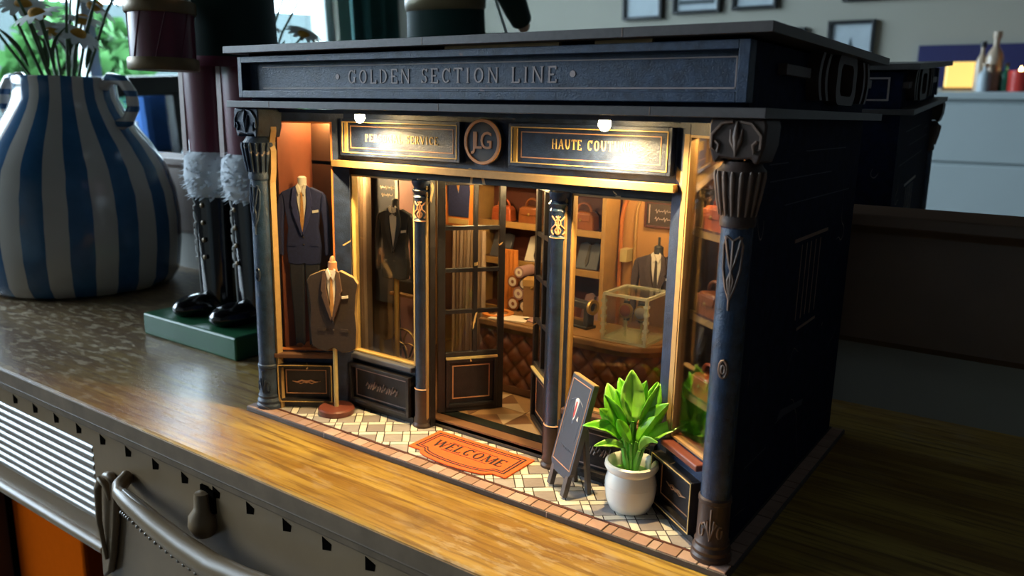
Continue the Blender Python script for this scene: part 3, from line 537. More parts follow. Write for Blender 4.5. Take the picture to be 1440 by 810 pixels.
# splayed display windows left and right
aL = math.atan2(2.0, 2.75); oL = (.95, .95, 0); aR = math.atan2(-2.0, 2.7); oR = (18.3, 3.0, 0)
def splay(o_, an, u0, u1, oa, ob, zb, zt, L, right):
    k = dict(loc=o_, rz=an)
    wl = P(MB().box(u0, oa, -.06, .12, T, 12.98).box(ob, u1, -.06, .12, T, 12.98).box(oa, ob, -.06, .12, zt, 12.98).box(oa, ob, -.06, .12, T, zb), 'splayed_wall', 'navy', **k)
    MB().frame(oa, ob, zb, zt, .07, -.09, .16).build('window_trim', 'orange_trim' if not right else 'shelf_gold', wl)
    MB().box(oa+.06, ob-.06, .02, .05, zb+.06, zt-.06).build('glass_pane', 'glass', wl)
    MB().box(oa-.05, ob-.02, -.42, -.06, zb-.28, zb-.06).build('window_ledge', ['disc_red' if right else 'niche_brown'], wl, bevel=.05)
    pa, pb = (oa+.08, ob-.2) if not right else (.35, ob-.2)
    pn = MB().frame(pa, pb, .50, 2.22, .14, -.42, -.06).build('lower_panel', 'blackwood', wl, bevel=.02)
    MB().box(pa+.12, pb-.12, -.16, -.06, .62, 2.1).build('panel_field', 'blackwood', pn)
    MB().frame(pa+.30, pb-.30, .82, 1.92, .035, -.185, -.16).build('panel_line', 'copper', pn)
    MB().frame(pa+.02, pb-.02, .52, 2.20, .03, -.435, -.42).build('panel_edge', 'gold_line', pn)
    m = MB(); cx = (pa+pb)/2
    for s_ in (-1, 1):
        m.tube([(cx, -.18, 1.37), (cx+s_*.2, -.18, 1.43), (cx+s_*.4, -.18, 1.35), (cx+s_*.62, -.18, 1.4)], [.05, .04, .035, .01], 6); m.tube([(cx+s_*.1, -.18, 1.34), (cx+s_*.25, -.18, 1.28), (cx+s_*.4, -.18, 1.36)], .02, 5)
    m.ball((cx, -.18, 1.37), .1, .03, .07, 10); m.build('panel_ornament', 'copper', pn)
    MB().box(pa-.1, pb+.1, -.3, -.06, T+.02, .46).build('plinth', 'blackwood', wl)
    return wl
wlL = splay(oL, aL, -.25, 3.42, .08, 2.74, 2.78, 12.6, 3.4, False)
wlR = splay(oR, aR, -.02, 3.45, .93, 3.1, 2.95, 12.58, 3.36, True)
MB().box(-.25, .02, -.075, -.06, 12.2, 12.95).box(3.0, 3.4, -.075, -.06, 3, 3.04).build('gold_corner', 'gold_line', wlL)
MB().box(.03, .88, -.08, -.06, 3.0, 12.9).build('gold_pilaster', 'navy', wlR); MB().box(.62, .90, -.1, -.06, 2.6, 12.6).build('gold_pilaster_edge', 'mdf', wlR)
P(MB().box(.8, 3.5, 3.4, 3.55, T, 12.95), 'niche_back', 'niche_brown'); P(MB().box(.80, .90, 1.55, 3.4, 2.6, 12.95), 'niche_side', 'niche_red'); P(MB().prism([(1.0, 1.35), (3.6, 3.3), (.9, 3.4)], 2.5, 2.72, 'xy'), 'niche_floor', 'niche_red')
P(MB().prism([(18.9, 3.0), (20.9, 1.5), (21.18, 1.6), (21.18, 3.4)], 2.6, 2.85, 'xy'), 'niche_floor', 'niche_red'); P(MB().box(18.6, 21.2, 3.6, 3.75, T, 12.95), 'niche_back', 'niche_brown')
P(MB().box(3.3, 3.5, 3.1, 3.5, T, 10.8), 'corner_post', 'navy'); P(MB().box(18.42, 18.6, 3.05, 3.6, T, 10.8), 'corner_post', 'navy')

# fascia with the two signs and the medallion
fa = P(MB().box(3.3, 18.5, 2.8, 3.2, 10.78, 12.98), 'fascia', 'navy')
P(MB().box(3.25, 18.55, 2.38, 2.95, 10.80, 11.06), 'fascia_ledge', ['mdf'], bevel=.015)
P(MB().box(3.5, 18.4, 3.1, 3.42, 10.5, 10.80), 'lintel', 'blackwood')
def signbox(x0, x1, z0, z1, s_, tx, tw, th, tz):
    sb = P(MB().frame(x0, x1, z0, z1, .13, 2.48, 2.8).box(x0+.1, x1-.1, 2.66, 2.8, z0+.1, z1-.1), 'sign_board', 'navy', bevel=.015)
    MB().frame(x0+.12, x1-.12, z0+.12, z1-.12, .035, 2.46, 2.485).build('outer_border', 'gold_line', sb)
    MB().frame(x0+.42, x1-.42, z0+.30, z1-.28, .035, 2.645, 2.662).build('inner_border', 'copper', sb)
    MB().box(x0+.13, x0+.28, 2.60, 2.66, z0+.13, z1-.13).build('end_strip', 'gold_line', sb)
    serif('lettering', s_, tw, th*.82, 'gold_line', sb, (tx, 2.65, tz), gap=.22)
signbox(3.72, 10.0, 11.28, 12.76, 'PERSONAL SERVICE', 6.92, 3.85, .36, 12.02); signbox(12.2, 18.36, 11.30, 12.78, 'HAUTE COUTURE', 15.42, 3.05, .40, 12.12)
md = P(MB().lathe([(0, 0), (.80, 0), (.80, .26), (.74, .30), (0, .30)], 36), 'medallion', 'chalk_navy', smooth=30, loc=(11.05, 2.8, 12.08), rx=R(90))
MB().lathe([(.70, .28), (.70, .36), (.80, .36), (.82, .28)], 36).build('medallion_rim', 'copper', md, smooth=30)
text('monogram', 'JLG', .86, 'copper', md, (0, .02, .32), face='flat', spacing=.72, width=.92, off=.004)

# slender columns by the door
def slim(cx, cy):
    c_ = P(MB().lathe([(.42, 0), (.42, .1), (.36, .2), (.38, .3), (.33, .45), (.33, 1.6), (.35, 1.64), (.30, 1.7), (.30, 8.55), (.34, 8.62), (.34, 8.7), (.30, 8.75), (.31, 9.5), (.36, 9.6), (.30, 9.68), (.40, 9.85), (.32, 9.95), (.42, 10.15), (.42, 10.25), (0, 10.25)], 24), 'slender_column', 'navy_col', smooth=30, loc=(cx, cy, T))
    MB().lathe([(.425, 0), (.425, .1), (.365, .2), (.385, .3), (.335, .45), (.335, 1.6)], 24).build('column_foot', 'bronze', c_, smooth=30)
    for z in (8.66, 1.66): MB().lathe([(.33, z-.03), (.36, z), (.33, z+.03)], 24).build('column_ring', 'copper', c_, smooth=60)
    m = MB()
    on = lambda a, z: (.325*math.sin(R(a)), -.325*math.cos(R(a)), z)
    for s_ in (-1, 1):
        for ph in (0, 30):
            m.tube([on(22+ph*s_+18*s_*math.sin(t*.9), 8.78+.08*t) for t in range(9)], .03, 5)
    m.tube([on(22, 8.8), on(22, 9.45)], [.05, .02], 5); m.build('capital_ornament', 'copper', c_)
    MB().box(.24, .345, -.14, .3, 0.1, 10.2).build('wood_edge', 'mdf', c_)
slim(7.62, 3.12); slim(14.02, 3.12)
# flat windows beside the door
def flatwin(x0, x1, right):
    wl = P(MB().frame(x0, x1, T, 10.5, (.12, .12, 2.5, .06), 3.2, 3.42), 'window_wall', 'blackwood')
    MB().frame(x0+.10, x1-.10, 2.72, 10.45, .07, 3.14, 3.44).build('window_trim', 'shelf_gold' if right else 'gold_line', wl)
    MB().box(x0+.15, x1-.15, 3.28, 3.31, 2.76, 10.4).build('glass_pane', 'glass', wl)
    MB().box(x0+.1, x1-.1, 2.86, 3.2, 2.46, 2.70).build('window_ledge', 'slate' if not right else 'niche_brown', wl, bevel=.05)
    pn = MB().frame(x0+.1, x1-.12, .52, 2.28, .16, 2.72, 3.2).build('lower_panel', 'blackwood', wl, bevel=.02)
    MB().box(x0+.2, x1-.2, 2.98, 3.2, .6, 2.2).build('panel_field', 'blackwood', pn); MB().frame(x0+.36, x1-.36, .78, 2.02, .04, 2.955, 2.98).build('panel_line', 'copper_dim', pn)
    m = MB(); cx = (x0+x1)/2
    for k in range(-3, 4):
        a = cx+k*.27; m.tube([(a-.12, 2.95, 1.22+.1*(k % 2)), (a, 2.95, 1.5), (a+.1, 2.95, 1.35), (a+.02, 2.95, 1.22), (a+.16, 2.95, 1.6-.1*(k % 2))], [.02, .05, .05, .04, .015], 5)
    m.build('panel_ornament', 'copper_dim', pn); MB().box(x0+.05, x1-.05, 2.95, 3.2, T+.02, .5).build('plinth', 'blackwood', wl)
flatwin(3.5, 7.28, False); flatwin(14.38, 18.42, True)
P(MB().box(7.9, 8.05, 3.1, 3.42, T, 10.5).box(13.58, 13.68, 3.1, 3.42, T, 10.5), 'door_jamb', 'blackwood'); P(MB().box(14.36, 14.5, 3.08, 3.2, T+.1, 10.45), 'jamb_edge', 'navy')
st = P(MB().box(7.6, 13.9, 3.42, 3.95, T, .50), 'door_step', 'step_brown', bevel=.02); P(MB().box(7.9, 13.7, 3.95, 4.5, T, .6), 'threshold', 'marble_black')
MB().box(7.7, 13.8, 3.39, 3.43, .24, .34).build('step_moulding', 'edge_brown', st)
# interior floor of triangular wood inlay
fl = P(MB().box(.8, 21.2, 3.42, 13.4, T, .55), 'shop_floor', 'parquet_b')
for i in range(5):
    for j in range(4):
        ax, ay = 7.2+i*1.8, 4.5+j*1.6; q = [(ax, ay), (ax+1.77, ay), (ax+1.77, ay+1.57), (ax, ay+1.57)]; c0 = (ax+.88, ay+.78)
        for k in range(4):
            if ay > 7: continue
            MB().prism([q[k], q[(k+1) % 4], c0], .55, .60, 'xy').build('floor_inlay', ['parquet_a', 'parquet_b', 'parquet_c', 'parquet_a'][(k+i+j) % 4], fl)
# doors, both open inwards
def door(hx, hy, ang, mir):
    d = thing('shop_door', '', 'door', (hx, hy, .62), ang)
    L = 2.85; s_ = -1 if mir else 1
    def B(mb, n, mt, **k): return mb.build(n, mt, dl, **k)
    sx = lambda a, b: (min(s_*a, s_*b), max(s_*a, s_*b))
    x0, x1 = sx(0, L); d_ = MB(); dl = None
    def bx(m, a, b, y0, y1, z0, z1): u, v = sx(a, b); m.box(u, v, y0, y1, z0, z1); return m
    d_ = MB(); bx(d_, 0, .32, -.1, .1, 0, 9.85); bx(d_, L-.26, L, -.1, .1, 0, 9.85); bx(d_, .32, L-.26, -.1, .1, 9.62, 9.85); bx(d_, .32, L-.26, -.1, .1, 0, .25); bx(d_, .32, L-.26, -.1, .1, 2.35, 2.62)
    fr = d_.build('door_frame', 'blackwood', d, bevel=.015)
    bx(MB(), .30, L-.24, -.03, .03, .2, 2.4).build('door_panel', 'blackwood', d); lp = MB(); u, v = sx(.34, L-.28); lp.frame(u, v, .22, 2.34, .14, -.2, -.06).build('panel_frame', 'blackwood', d, bevel=.02)
    MB().frame(u+.3, v-.3, .55, 2.02, .04, -.05, -.03).build('panel_line', 'copper', d); bx(MB(), .34, L-.28, -.22, -.06, 2.34, 2.42).build('panel_cap', 'gold_panel', d)
    bx(MB(), 1.50, 1.68, -.09, .09, 2.62, 9.62).build('muntin', 'blackwood', d)
    for k in range(1, 4): z = 2.62+7.0*k/4; bx(MB(), .32, L-.26, -.085, .085, z-.08, z+.08).build('muntin', 'blackwood', d)
    for k in range(4):
        for (a, b) in ((.32, 1.50), (1.68, L-.26)): bx(MB(), a, b, -.012, .012, 2.62+7*k/4+.08*(k > 0), 2.62+7*(k+1)/4-.08*(k < 3)).build('glass_pane', 'glass', d)
    return d
d1 = door(7.78, 3.85, R(52), False); d1['label'] = 'open shop door with eight glass panes, hinged by the tuxedo window'; d1['group'] = 'double doors of the shop'
d2 = door(13.5, 3.85, R(-42), True); d2['label'] = 'open shop door seen edge-on, hinged by the sandwich board side'; d2['group'] = 'double doors of the shop'
# interior walls
P(MB().box(.8, .95, 3.6, 13.4, .55, 10.75), 'inner_wall', 'tan_wall'); P(MB().box(21.05, 21.2, 3.8, 13.4, .55, 10.75), 'inner_wall', 'tan_wall'); P(MB().box(.95, 21.05, 13.2, 13.4, .55, 10.75), 'inner_wall', 'dark_red')
pt = P(MB().box(.95, 4.55, 6.3, 6.45, .6, 10.7), 'partition', 'curtain_dark')
MB().box(1.9, 3.25, 6.2, 6.3, 4.2, 10.4).build('slate_panel', 'slate', pt); MB().box(3.5, 4.5, 6.2, 6.3, .6, 10.6).build('mauve_panel', 'mauve', pt); MB().box(3.28, 3.45, 6.15, 6.3, .6, 10.6).build('slate_edge', 'paper', pt)
scribble('panel_script', 'paper', pt, 2.75, 6.19, 9.65, .9, .11); scribble('panel_script', 'paper', pt, 2.75, 6.19, 9.3, .7, .11)

# ================================================================ suits and stands
def sc(pts, w, h): return [(a*w, b*h) for a, b in pts]
def mirx(pts): return [(-a, b) for a, b in pts[::-1]]
def jacket(t_, w, h, z, mat, tie, th=.3, sleeves=True, edge=None, bow=False, neckmat='skin_wood', square=True, open_v=.44):
    e = edge or mat
    half = [(0, .02), (.10, 0), (.30, .02), (.33, .25), (.285, .50), (.33, .74), (.36, .90), (.40, .965), (.16, 1.04), (.10, 1.0)] if sleeves else [(0, .04), (.05, .02), (.14, -.02), (.30, .0), (.43, .05), (.455, .3), (.43, .52), (.455, .76), (.495, .90), (.42, .98), (.16, 1.06), (.10, 1.04)]
    pts = sc(half, w, h)+sc(mirx(half)[:-1], w, h)
    k = dict(loc=(0, 0, z))
    MB().prism(pts, -th/2, th/2, mi=0, ms=1).build('jacket_body', [mat, e], t_, bevel=.045, **k)
    if sleeves:
        for s_ in (-1, 1):
            q = [(s_*a, b) for a, b in sc([(.36, .98), (.44, .93), (.485, .78), (.50, .5), (.49, .14), (.40, .12), (.385, .5), (.345, .74)], w, h)]
            MB().prism(q, -th*.42, th*.42).build('sleeve', mat, t_, bevel=.06, **k)
    y0 = -th/2
    MB().prism(sc([(-.10, 1.06), (.10, 1.06), (.085, .85), (0, open_v), (-.085, .85)], w, h), y0-.05, y0).build('shirt_front', 'shirt', t_, bevel=.01, **k)
    for s_ in (-1, 1):
        lp = [(s_*a, b) for a, b in sc([(.09, 1.07), (.155, 1.04), (.205, .80), (.165, .77), (.19, .73), (.02, open_v-.04), (.0, open_v), (.10, .82)], w, h)]
        MB().prism(lp, y0-.10, y0-.01).build('lapel', mat+'_lapel', t_, bevel=.012, **k)
        cl_ = [(s_*a, b) for a, b in sc([(.0, .985), (.05, .93), (.105, 1.05), (.06, 1.09)], w, h)]
        MB().prism(cl_, y0-.10, y0-.03).build('collar', 'shirt', t_, bevel=.01, **k)
    if bow:
        for s_ in (-1, 1): MB().prism([(0, .975*h), (s_*.085*w, 1.0*h), (s_*.085*w, .94*h)], y0-.13, y0-.06).build('bow_tie', tie, t_, **k)
    else: MB().prism(sc([(-.025, 1.0), (.025, 1.0), (.018, .95), (.042, open_v+.1), (0, open_v+.01), (-.042, open_v+.1), (-.018, .95)], w, h), y0-.08, y0-.04).build('tie', tie, t_, bevel=.01, **k)
    if square: MB().prism(sc([(.19, .70), (.31, .715), (.305, .75), (.25, .74), (.19, .735)], w, h), y0-.04, y0).build('pocket_square', 'shirt', t_, **k)
    for q in (.28, .38): MB().ball((.01*w, y0-.02, q*h), .045, .02, .045, 8).build('button', 'tie_dark', t_, **k)
    for s_ in (-1, 1): MB().box(min(s_*.14*w, s_*.29*w), max(s_*.14*w, s_*.29*w), y0-.025, y0, .26*h, .30*h).build('pocket_flap', mat, t_, **k)
    MB().lathe([(.11*w, 1.0*h), (.085*w, 1.08*h), (.085*w, 1.16*h), (.05*w, 1.18*h), (0, 1.18*h)], 16, squash=.7).build('neck', neckmat, t_, smooth=40, **k)
def trousers(t_, w, h, z, mat, shoes=True, th=.3):
    for s_ in (-1, 1):
        q = [(s_*a, b) for a, b in sc([(.0, 1.04), (.30, 1.04), (.31, .8), (.27, .4), (.235, 0), (.05, 0), (.035, .45), (.01, .82)], w, h)]
        MB().prism(q, -th*.4, th*.4).build('trouser_leg', mat, t_, bevel=.06, loc=(0, 0, z))
        if shoes: MB().ball((s_*.15*w, -.12, z+.02), .075*w, .22, .11, 10).build('shoe', 'shoe_tan', t_, smooth=60)
def Lw(u, v): return (.95+u*math.cos(aL)-v*math.sin(aL), .95+u*math.sin(aL)+v*math.cos(aL))
x, y = Lw(1.30, .52)
t_ = thing('suit_mannequin', 'navy suit with orange tie on a mannequin in the red-lined display window', 'mannequin', (x, y, 2.73), aL)
jacket(t_, 2.25, 3.25, 3.75, 'suit_navy', 'tie_orange', neckmat='shirt'); trousers(t_, 2.1, 3.95, .12, 'pants')
t_ = thing('tuxedo_mannequin', 'black tuxedo with bow tie on a mannequin in the window with striped curtains', 'mannequin', (4.75, 4.6, .56), R(12))
jacket(t_, 2.0, 3.0, 5.3, 'suit_black', 'tie_dark', bow=True, neckmat='dark_neck'); MB().tube([(0, .05, .1), (0, .05, 5.5)], .12, 10).build('pole', 'gold', t_, smooth=60); MB().lathe([(0, 0), (.7, 0), (.7, .1), (.2, .18), (0, .18)], 20).build('foot', 'gold', t_, smooth=40)
t_ = thing('plum_suit_mannequin', 'dark plum suit with a black tie on a neck form above the clear display case', 'mannequin', (13.6, 12.4, 3.62))
jacket(t_, 2.6, 3.2, 0, 'suit_plum', 'tie_dark', neckmat='dark_neck'); MB().tube([(0, 0, 3.7), (0, 0, 4.15)], .06, 8).build('neck_pin', 'dark_neck', t_)
P(MB().box(12.4, 15.2, 11.6, 13.1, .6, 3.6), 'display_plinth', 'niche_brown')
t_ = thing('dress_form', 'brown tweed jacket on a wooden dress form standing on the tiled forecourt', 'dress form', (3.72, 1.88, T+.012), R(24))
MB().lathe([(0, 0), (.76, 0), (.78, .05), (.78, .22), (.72, .28), (0, .28)], 32).build('foot_disc', ['disc_red'], t_, smooth=30); MB().tube([(0, .02, .2), (0, .02, 3.4)], .10, 10).build('pole', 'gold_panel', t_, smooth=60)
jacket(t_, 2.32, 3.3, 2.82, 'suit_brown', 'tie_orange', th=.24, sleeves=False, edge='mdf'); MB().lathe([(0, 6.62), (.12, 6.66), (.10, 6.82), (.06, 6.9), (0, 6.92)], 12).build('finial', 'skin_wood', t_, smooth=60)

# welcome mat
t_ = thing('welcome_mat', 'orange welcome mat with black border in front of the shop door', 'doormat', (11.0, 1.86, T+.02))
def matpts(g):
    a = 2.34-g; pts = [(-a, 1.14-g), (a, 1.14-g), (a, -1.14+g+.28)]
    pts = [(-a, 1.14-g), (a, 1.14-g), (a, -.78+g*.9), (1.75-g*.3, -.78+g*.9)]+[(1.65*math.cos(q*PI/10)*(1-g*.18), -.86+g*.9-.36*math.sin(q*PI/10)) for q in range(0, 11)]+[(-1.75+g*.3, -.78+g*.9), (-a, -.78+g*.9)]
    return pts
MB().prism(matpts(0), 0, .06, 'xy').build('coir_pad', 'mat_orange', t_, bevel=.01)
def outline(g, wd):
    a, b = matpts(g), matpts(g+wd); n = len(a); m = MB(); v = [(p[0], p[1], .066) for p in a]+[(p[0], p[1], .066) for p in b]+[(p[0], p[1], .058) for p in a]+[(p[0], p[1], .058) for p in b]
    f = []
    for i in range(n): j = (i+1) % n; f += [(i, n+i, n+j, j), (2*n+i, 2*n+j, 3*n+j, 3*n+i), (i, j, 2*n+j, 2*n+i), (n+i, 3*n+i, 3*n+j, n+j)]
    return m.add(v, f)
outline(.20, .075).build('border_line', 'ink', t_); outline(.34, .065).build('border_line', 'ink', t_)
serif('lettering', 'WELCOME', 3.35, .58, 'ink', t_, (0, .10, .058), face='flat', thick=.20, thin=.08, ext=.012)
MB().box(-1.1, 1.1, .45, .485, .058, .066).box(-1.1, 1.1, -.30, -.265, .058, .066).build('lettering_rule', 'ink', t_)
# sandwich board
t_ = thing('sandwich_board', 'navy chalkboard easel with a small suit emblem, beside the potted plant', 'sign', (15.30, 1.42, T+.012), R(-33))
lean = Matrix.Rotation(R(-14), 4, 'X')
def lb(mb): mb.M = lean; return mb
m = lb(MB()); m.prism([(-.78, .95), (-.66, .80), (-.5, .80), (-.42, .66), (.42, .66), (.5, .80), (.66, .80), (.78, .95), (.78, 4.1), (-.78, 4.1)], -.10, .10, mi=0, ms=1).build('board', ['chalk_navy', 'edge_brown'], t_, bevel=.01)
lb(MB()).box(-.78, .78, -.10, .10, 4.10, 4.14).build('top_edge', 'mdf', t_)
m = lb(MB()); m.frame(-.68, .68, 1.0, 3.98, .03, -.115, -.10).build('border_line', 'copper', t_)
m = lb(MB()); m.prism([(-.13, 3.35), (-.04, 3.42), (.06, 3.42), (.14, 3.35), (.08, 2.75), (0, 2.62)], -.112, -.10).build('shirt_print', 'white_print', t_); m = lb(MB()); m.prism([(-.04, 3.3), (.04, 3.3), (.06, 2.85), (0, 2.7), (-.05, 2.85)], -.118, -.10).build('tie_print', 'red_print', t_)
m = lb(MB()); m.prism([(.22, 2.72), (.34, 2.68), (.30, 2.86)], -.112, -.10).build('square_print', 'white_print', t_)
m = lb(MB())
for s_ in (-1, 1): m.tube([(s_*.12, -.1, 3.4), (s_*.42, -.1, 3.25), (s_*.5, -.1, 2.6), (s_*.46, -.1, 2.0)], .014, 4); m.tube([(s_*.12, -.1, 3.38), (s_*.2, -.1, 3.0), (0, -.1, 2.5)], .014, 4)
m.build('suit_outline', 'line_navy', t_)
tx = scribble('small_print', 'line_navy', t_, 0, 0, 0, .95, .05); tx.matrix_local = lean @ Matrix.Translation((0, -.105*S, 1.62*S))
for s_ in (-1, 1):
    lb(MB()).box(min(s_*.42, s_*.66), max(s_*.42, s_*.66), -.09, .09, .06, .9).build('leg', 'edge_brown', t_, bevel=.01)
    q = MB(); q.M = Matrix.Translation((0, .98, 0)) @ Matrix.Rotation(R(5), 4, 'X'); q.box(min(s_*.42, s_*.62), max(s_*.42, s_*.62), -.08, .08, -.0, 2.4)
    q.M = None; q.build('rear_leg', 'edge_brown', t_, bevel=.01)
# potted plant
t_ = thing('potted_plant', 'bright green leafy plant in a white ceramic pot on the forecourt', 'potted plant', (17.88, 1.93, T+.012))
pot = MB().lathe([(0, 0), (.55, 0), (.68, .06), (.80, .35), (.86, .75), (.85, 1.05), (.78, 1.30), (.76, 1.36), (.84, 1.42), (.90, 1.54), (.88, 1.66), (.80, 1.70), (.72, 1.64), (.68, 1.45), (.66, 1.25), (0, 1.22)], 40).build('pot', 'pot_white', t_, smooth=50)
MB().lathe([(.845, .86), (.868, .90), (.858, .94)], 40).build('pot_ring', 'pot_white', pot, smooth=60)
MB().lathe([(0, 1.3), (.4, 1.29), (.68, 1.26)], 20).build('soil', 'stem', pot)
def leaf(parent, root, tip, wd, side, mat, bend=.25, nm='leaf'):
    a, b = Vector(root), Vector(tip); d = b-a; L = d.length; dn = d.normalized(); sd = Vector(side); sd = (sd-dn*sd.dot(dn)).normalized(); upv = sd.cross(dn)
    if upv.z < 0: upv = -upv
    m = MB(); N = 10; v = []
    for i in range(N+1):
        q = i/N; c0 = a+d*q+upv*L*bend*math.sin(q*PI)*.6; wv = wd*math.sin(PI*min(1, q*.94+.05))**.75*(1-.25*q)
        for k, s_ in enumerate((-1, -.5, 0, .5, 1)): v.append(tuple(c0+sd*wv*s_+upv*(abs(s_)*wv*.6-(.03 if s_ == 0 else 0)+.10*wv*abs(s_)*math.sin(i*1.9+s_))))
    f = [(i*5+k, i*5+k+1, (i+1)*5+k+1, (i+1)*5+k) for i in range(N) for k in range(4)]
    o = m.add(v, f).build(nm, mat, parent, smooth=70); sd_ = o.modifiers.new('thick', 'SOLIDIFY'); sd_.thickness = .02*S; return o
def pl_leaf(root, tip, wd, side, mat, bend=.2):
    base_ = (root[0]*.35, root[1]*.35, 1.3); mid = ((root[0]+base_[0])/2*.9, (root[1]+base_[1])/2*.9, (root[2]+1.3)/2)
    MB().tube([base_, mid, root], [.085, .08, .055], 7).build('stem', 'stem', t_, smooth=60); leaf(t_, root, tip, wd*1.02, side, mat, bend)
vr = Vector((math.cos(yaw), math.sin(yaw), 0)); vf = Vector((-math.sin(yaw), math.cos(yaw), 0))     # plant's own facing, as it was set down
def pp(a, b, z): q = vr*a+vf*b; return (q.x, q.y, z)
sdv = tuple(vr); sdf = tuple(vf+Vector((0, 0, .6)))
LV = [((-.05, -.05, 3.1), (-.12, .25, 4.75), .44, sdv, 'leaf_pale', -.12), ((.22, .0, 2.9), (.80, .12, 4.35), .30, (.6, .5, -.5), 'leaf', .08), ((-.30, .05, 2.8), (-1.0, .1, 3.95), .30, (.6, .4, .7), 'leaf', .12),
      ((.20, -.2, 2.55), (1.02, -.35, 3.85), .36, (.5, .4, -.8), 'leaf', .15), ((-.28, -.15, 2.6), (-1.18, -.3, 3.6), .30, (.6, .4, .8), 'leaf', .2), ((-.42, -.1, 2.45), (-1.68, -.1, 2.95), .27, sdf, 'leaf', .32),
      ((.40, -.1, 2.35), (1.74, -.15, 3.15), .30, sdf, 'leaf_pale', .10), ((-.35, -.35, 2.3), (-1.35, -.6, 2.45), .17, sdf, 'leaf_pale', .25), ((.15, -.45, 2.25), (.62, -.95, 2.75), .24, (.8, .5, -.2), 'leaf_pale', .3),
      ((-.45, .3, 2.9), (-.85, .65, 4.15), .34, sdv, 'leaf_pale', .12), ((.35, .4, 2.9), (.85, .75, 4.2), .32, sdv, 'leaf', .12), ((0, .4, 3.0), (-.45, .8, 4.3), .32, sdv, 'leaf', .1),
      ((.08, -.3, 2.5), (.62, -.45, 3.45), .24, (.8, .3, -.8), 'leaf', .1), ((-.12, -.35, 2.45), (-.62, -.55, 3.35), .22, (.8, .6, .8), 'leaf', .15), ((.05, .1, 3.0), (.35, .1, 4.45), .28, (.7, .5, -.6), 'leaf', .1), ((-.18, .1, 2.9), (-.62, .2, 4.1), .26, (.7, .5, .7), 'leaf', .1)]
for r_, tp, wd, sd_, mt, bd in LV: pl_leaf(pp(*r_), pp(*tp), wd, sd_, mt, bd)

# ================================================================ inside the shop
t_ = thing('shop_counter', 'brown counter with tufted leather front and polished top inside the shop', 'counter', (0, 0, .56))
# outline: straight front, rounded right end
front = [(7.0, 8.0), (13.9, 8.0)]+[(13.9+1.75*math.sin(q*PI/16), 9.75-1.75*math.cos(q*PI/16)) for q in range(1, 9)]+[(15.65, 10.6)]
def along(pts, step):
    out = []
    for i in range(len(pts)-1):
        a, b = pts[i], pts[i+1]; n = max(1, int(math.dist(a, b)/step))
        out += [(lerp(a[0], b[0], k/n), lerp(a[1], b[1], k/n)) for k in range(n)]
    return out+[pts[-1]]
fp = along(front, .06); v = []; f = []; s_acc = 0; NZ = 44
for i, q in enumerate(fp):
    if i: s_acc += math.dist(fp[i-1], q)
    a = fp[max(0, i-1)]; b = fp[min(len(fp)-1, i+1)]; d = Vector((b[0]-a[0], b[1]-a[1])).normalized(); nx, ny = d.y, -d.x
    for k in range(NZ+1):
        z = .35+2.5*k/NZ; uu, vv = s_acc/.95, (z-.35)/.95
        h = .20*min(1, (abs(math.sin(PI*(uu+vv)))*abs(math.sin(PI*(uu-vv))))**.5*1.15)
        v.append((q[0]+nx*h, q[1]+ny*h, z))
for i in range(len(fp)-1):
    for k in range(NZ): a = i*(NZ+1)+k; f.append((a, a+NZ+1, a+NZ+2, a+1))
MB().add(v, f).build('tufted_front', 'leather', t_, smooth=80)
def offs(pts, g):
    out = []
    for i, q in enumerate(pts):
        a = pts[max(0, i-1)]; b = pts[min(len(pts)-1, i+1)]; d = Vector((b[0]-a[0], b[1]-a[1])).normalized(); out.append((q[0]+d.y*g, q[1]-d.x*g))
    return out
bk_ = [(15.5, 10.6), (7.0, 10.6)]
MB().prism(offs(front, .35)+bk_, 3.05, 3.32, 'xy').build('counter_top', ['wood_box'], t_, bevel=.05); MB().prism(offs(front, .22)+bk_, 2.85, 3.05, 'xy').build('top_moulding', 'iron_gold', t_); MB().prism(offs(front, .2)+bk_, .04, .35, 'xy').build('plinth', 'niche_brown', t_); MB().prism(offs(front, -.05)+bk_, .3, 2.9, 'xy').build('core', 'niche_brown', t_)
MB().prism(offs(front, .1)+bk_, 3.32, 3.345, 'xy').build('top_inlay', 'wood_box', t_)
CT = .56+3.35
# clear showcase with two watches
t_ = thing('display_case', 'clear acrylic display case holding two watches on the counter', 'display case', (14.25, 9.05, CT))
w_, d_, h_ = .97, 1.0, 1.95
for a in ((-w_, w_, -d_, -d_+.04, 0, h_), (-w_, w_, d_-.04, d_, 0, h_), (-w_, -w_+.04, -d_+.04, d_-.04, 0, h_), (w_-.04, w_, -d_+.04, d_-.04, 0, h_), (-w_, w_, -d_, d_, h_, h_+.05)): MB().box(*a).build('clear_panel', 'acrylic', t_)
MB().box(-w_-.06, w_+.06, -d_-.06, d_+.06, 0, .1).build('clear_base', 'acrylic_edge', t_)
ed = MB()
for sx in (-1, 1):
    for sy in (-1, 1): ed.box(sx*w_-.06, sx*w_+.06, sy*d_-.06, sy*d_+.06, .1, h_)
for sx in (-1, 1): ed.box(sx*w_-.07, sx*w_+.07, -d_, d_, h_-.02, h_+.08)
for sy in (-1, 1): ed.box(-w_, w_, sy*d_-.07, sy*d_+.07, h_-.02, h_+.08)
ed.build('edge_strip', 'acrylic_edge', t_)
for k in range(5): MB().box(-w_-.1, -w_+.1, -d_-.1, -d_+.1, .3+.33*k, .42+.33*k).build('edge_joint', 'acrylic_edge', t_); MB().box(w_-.1, w_+.1, -d_-.1, -d_+.1, .3+.33*k, .42+.33*k).build('edge_joint', 'acrylic_edge', t_)
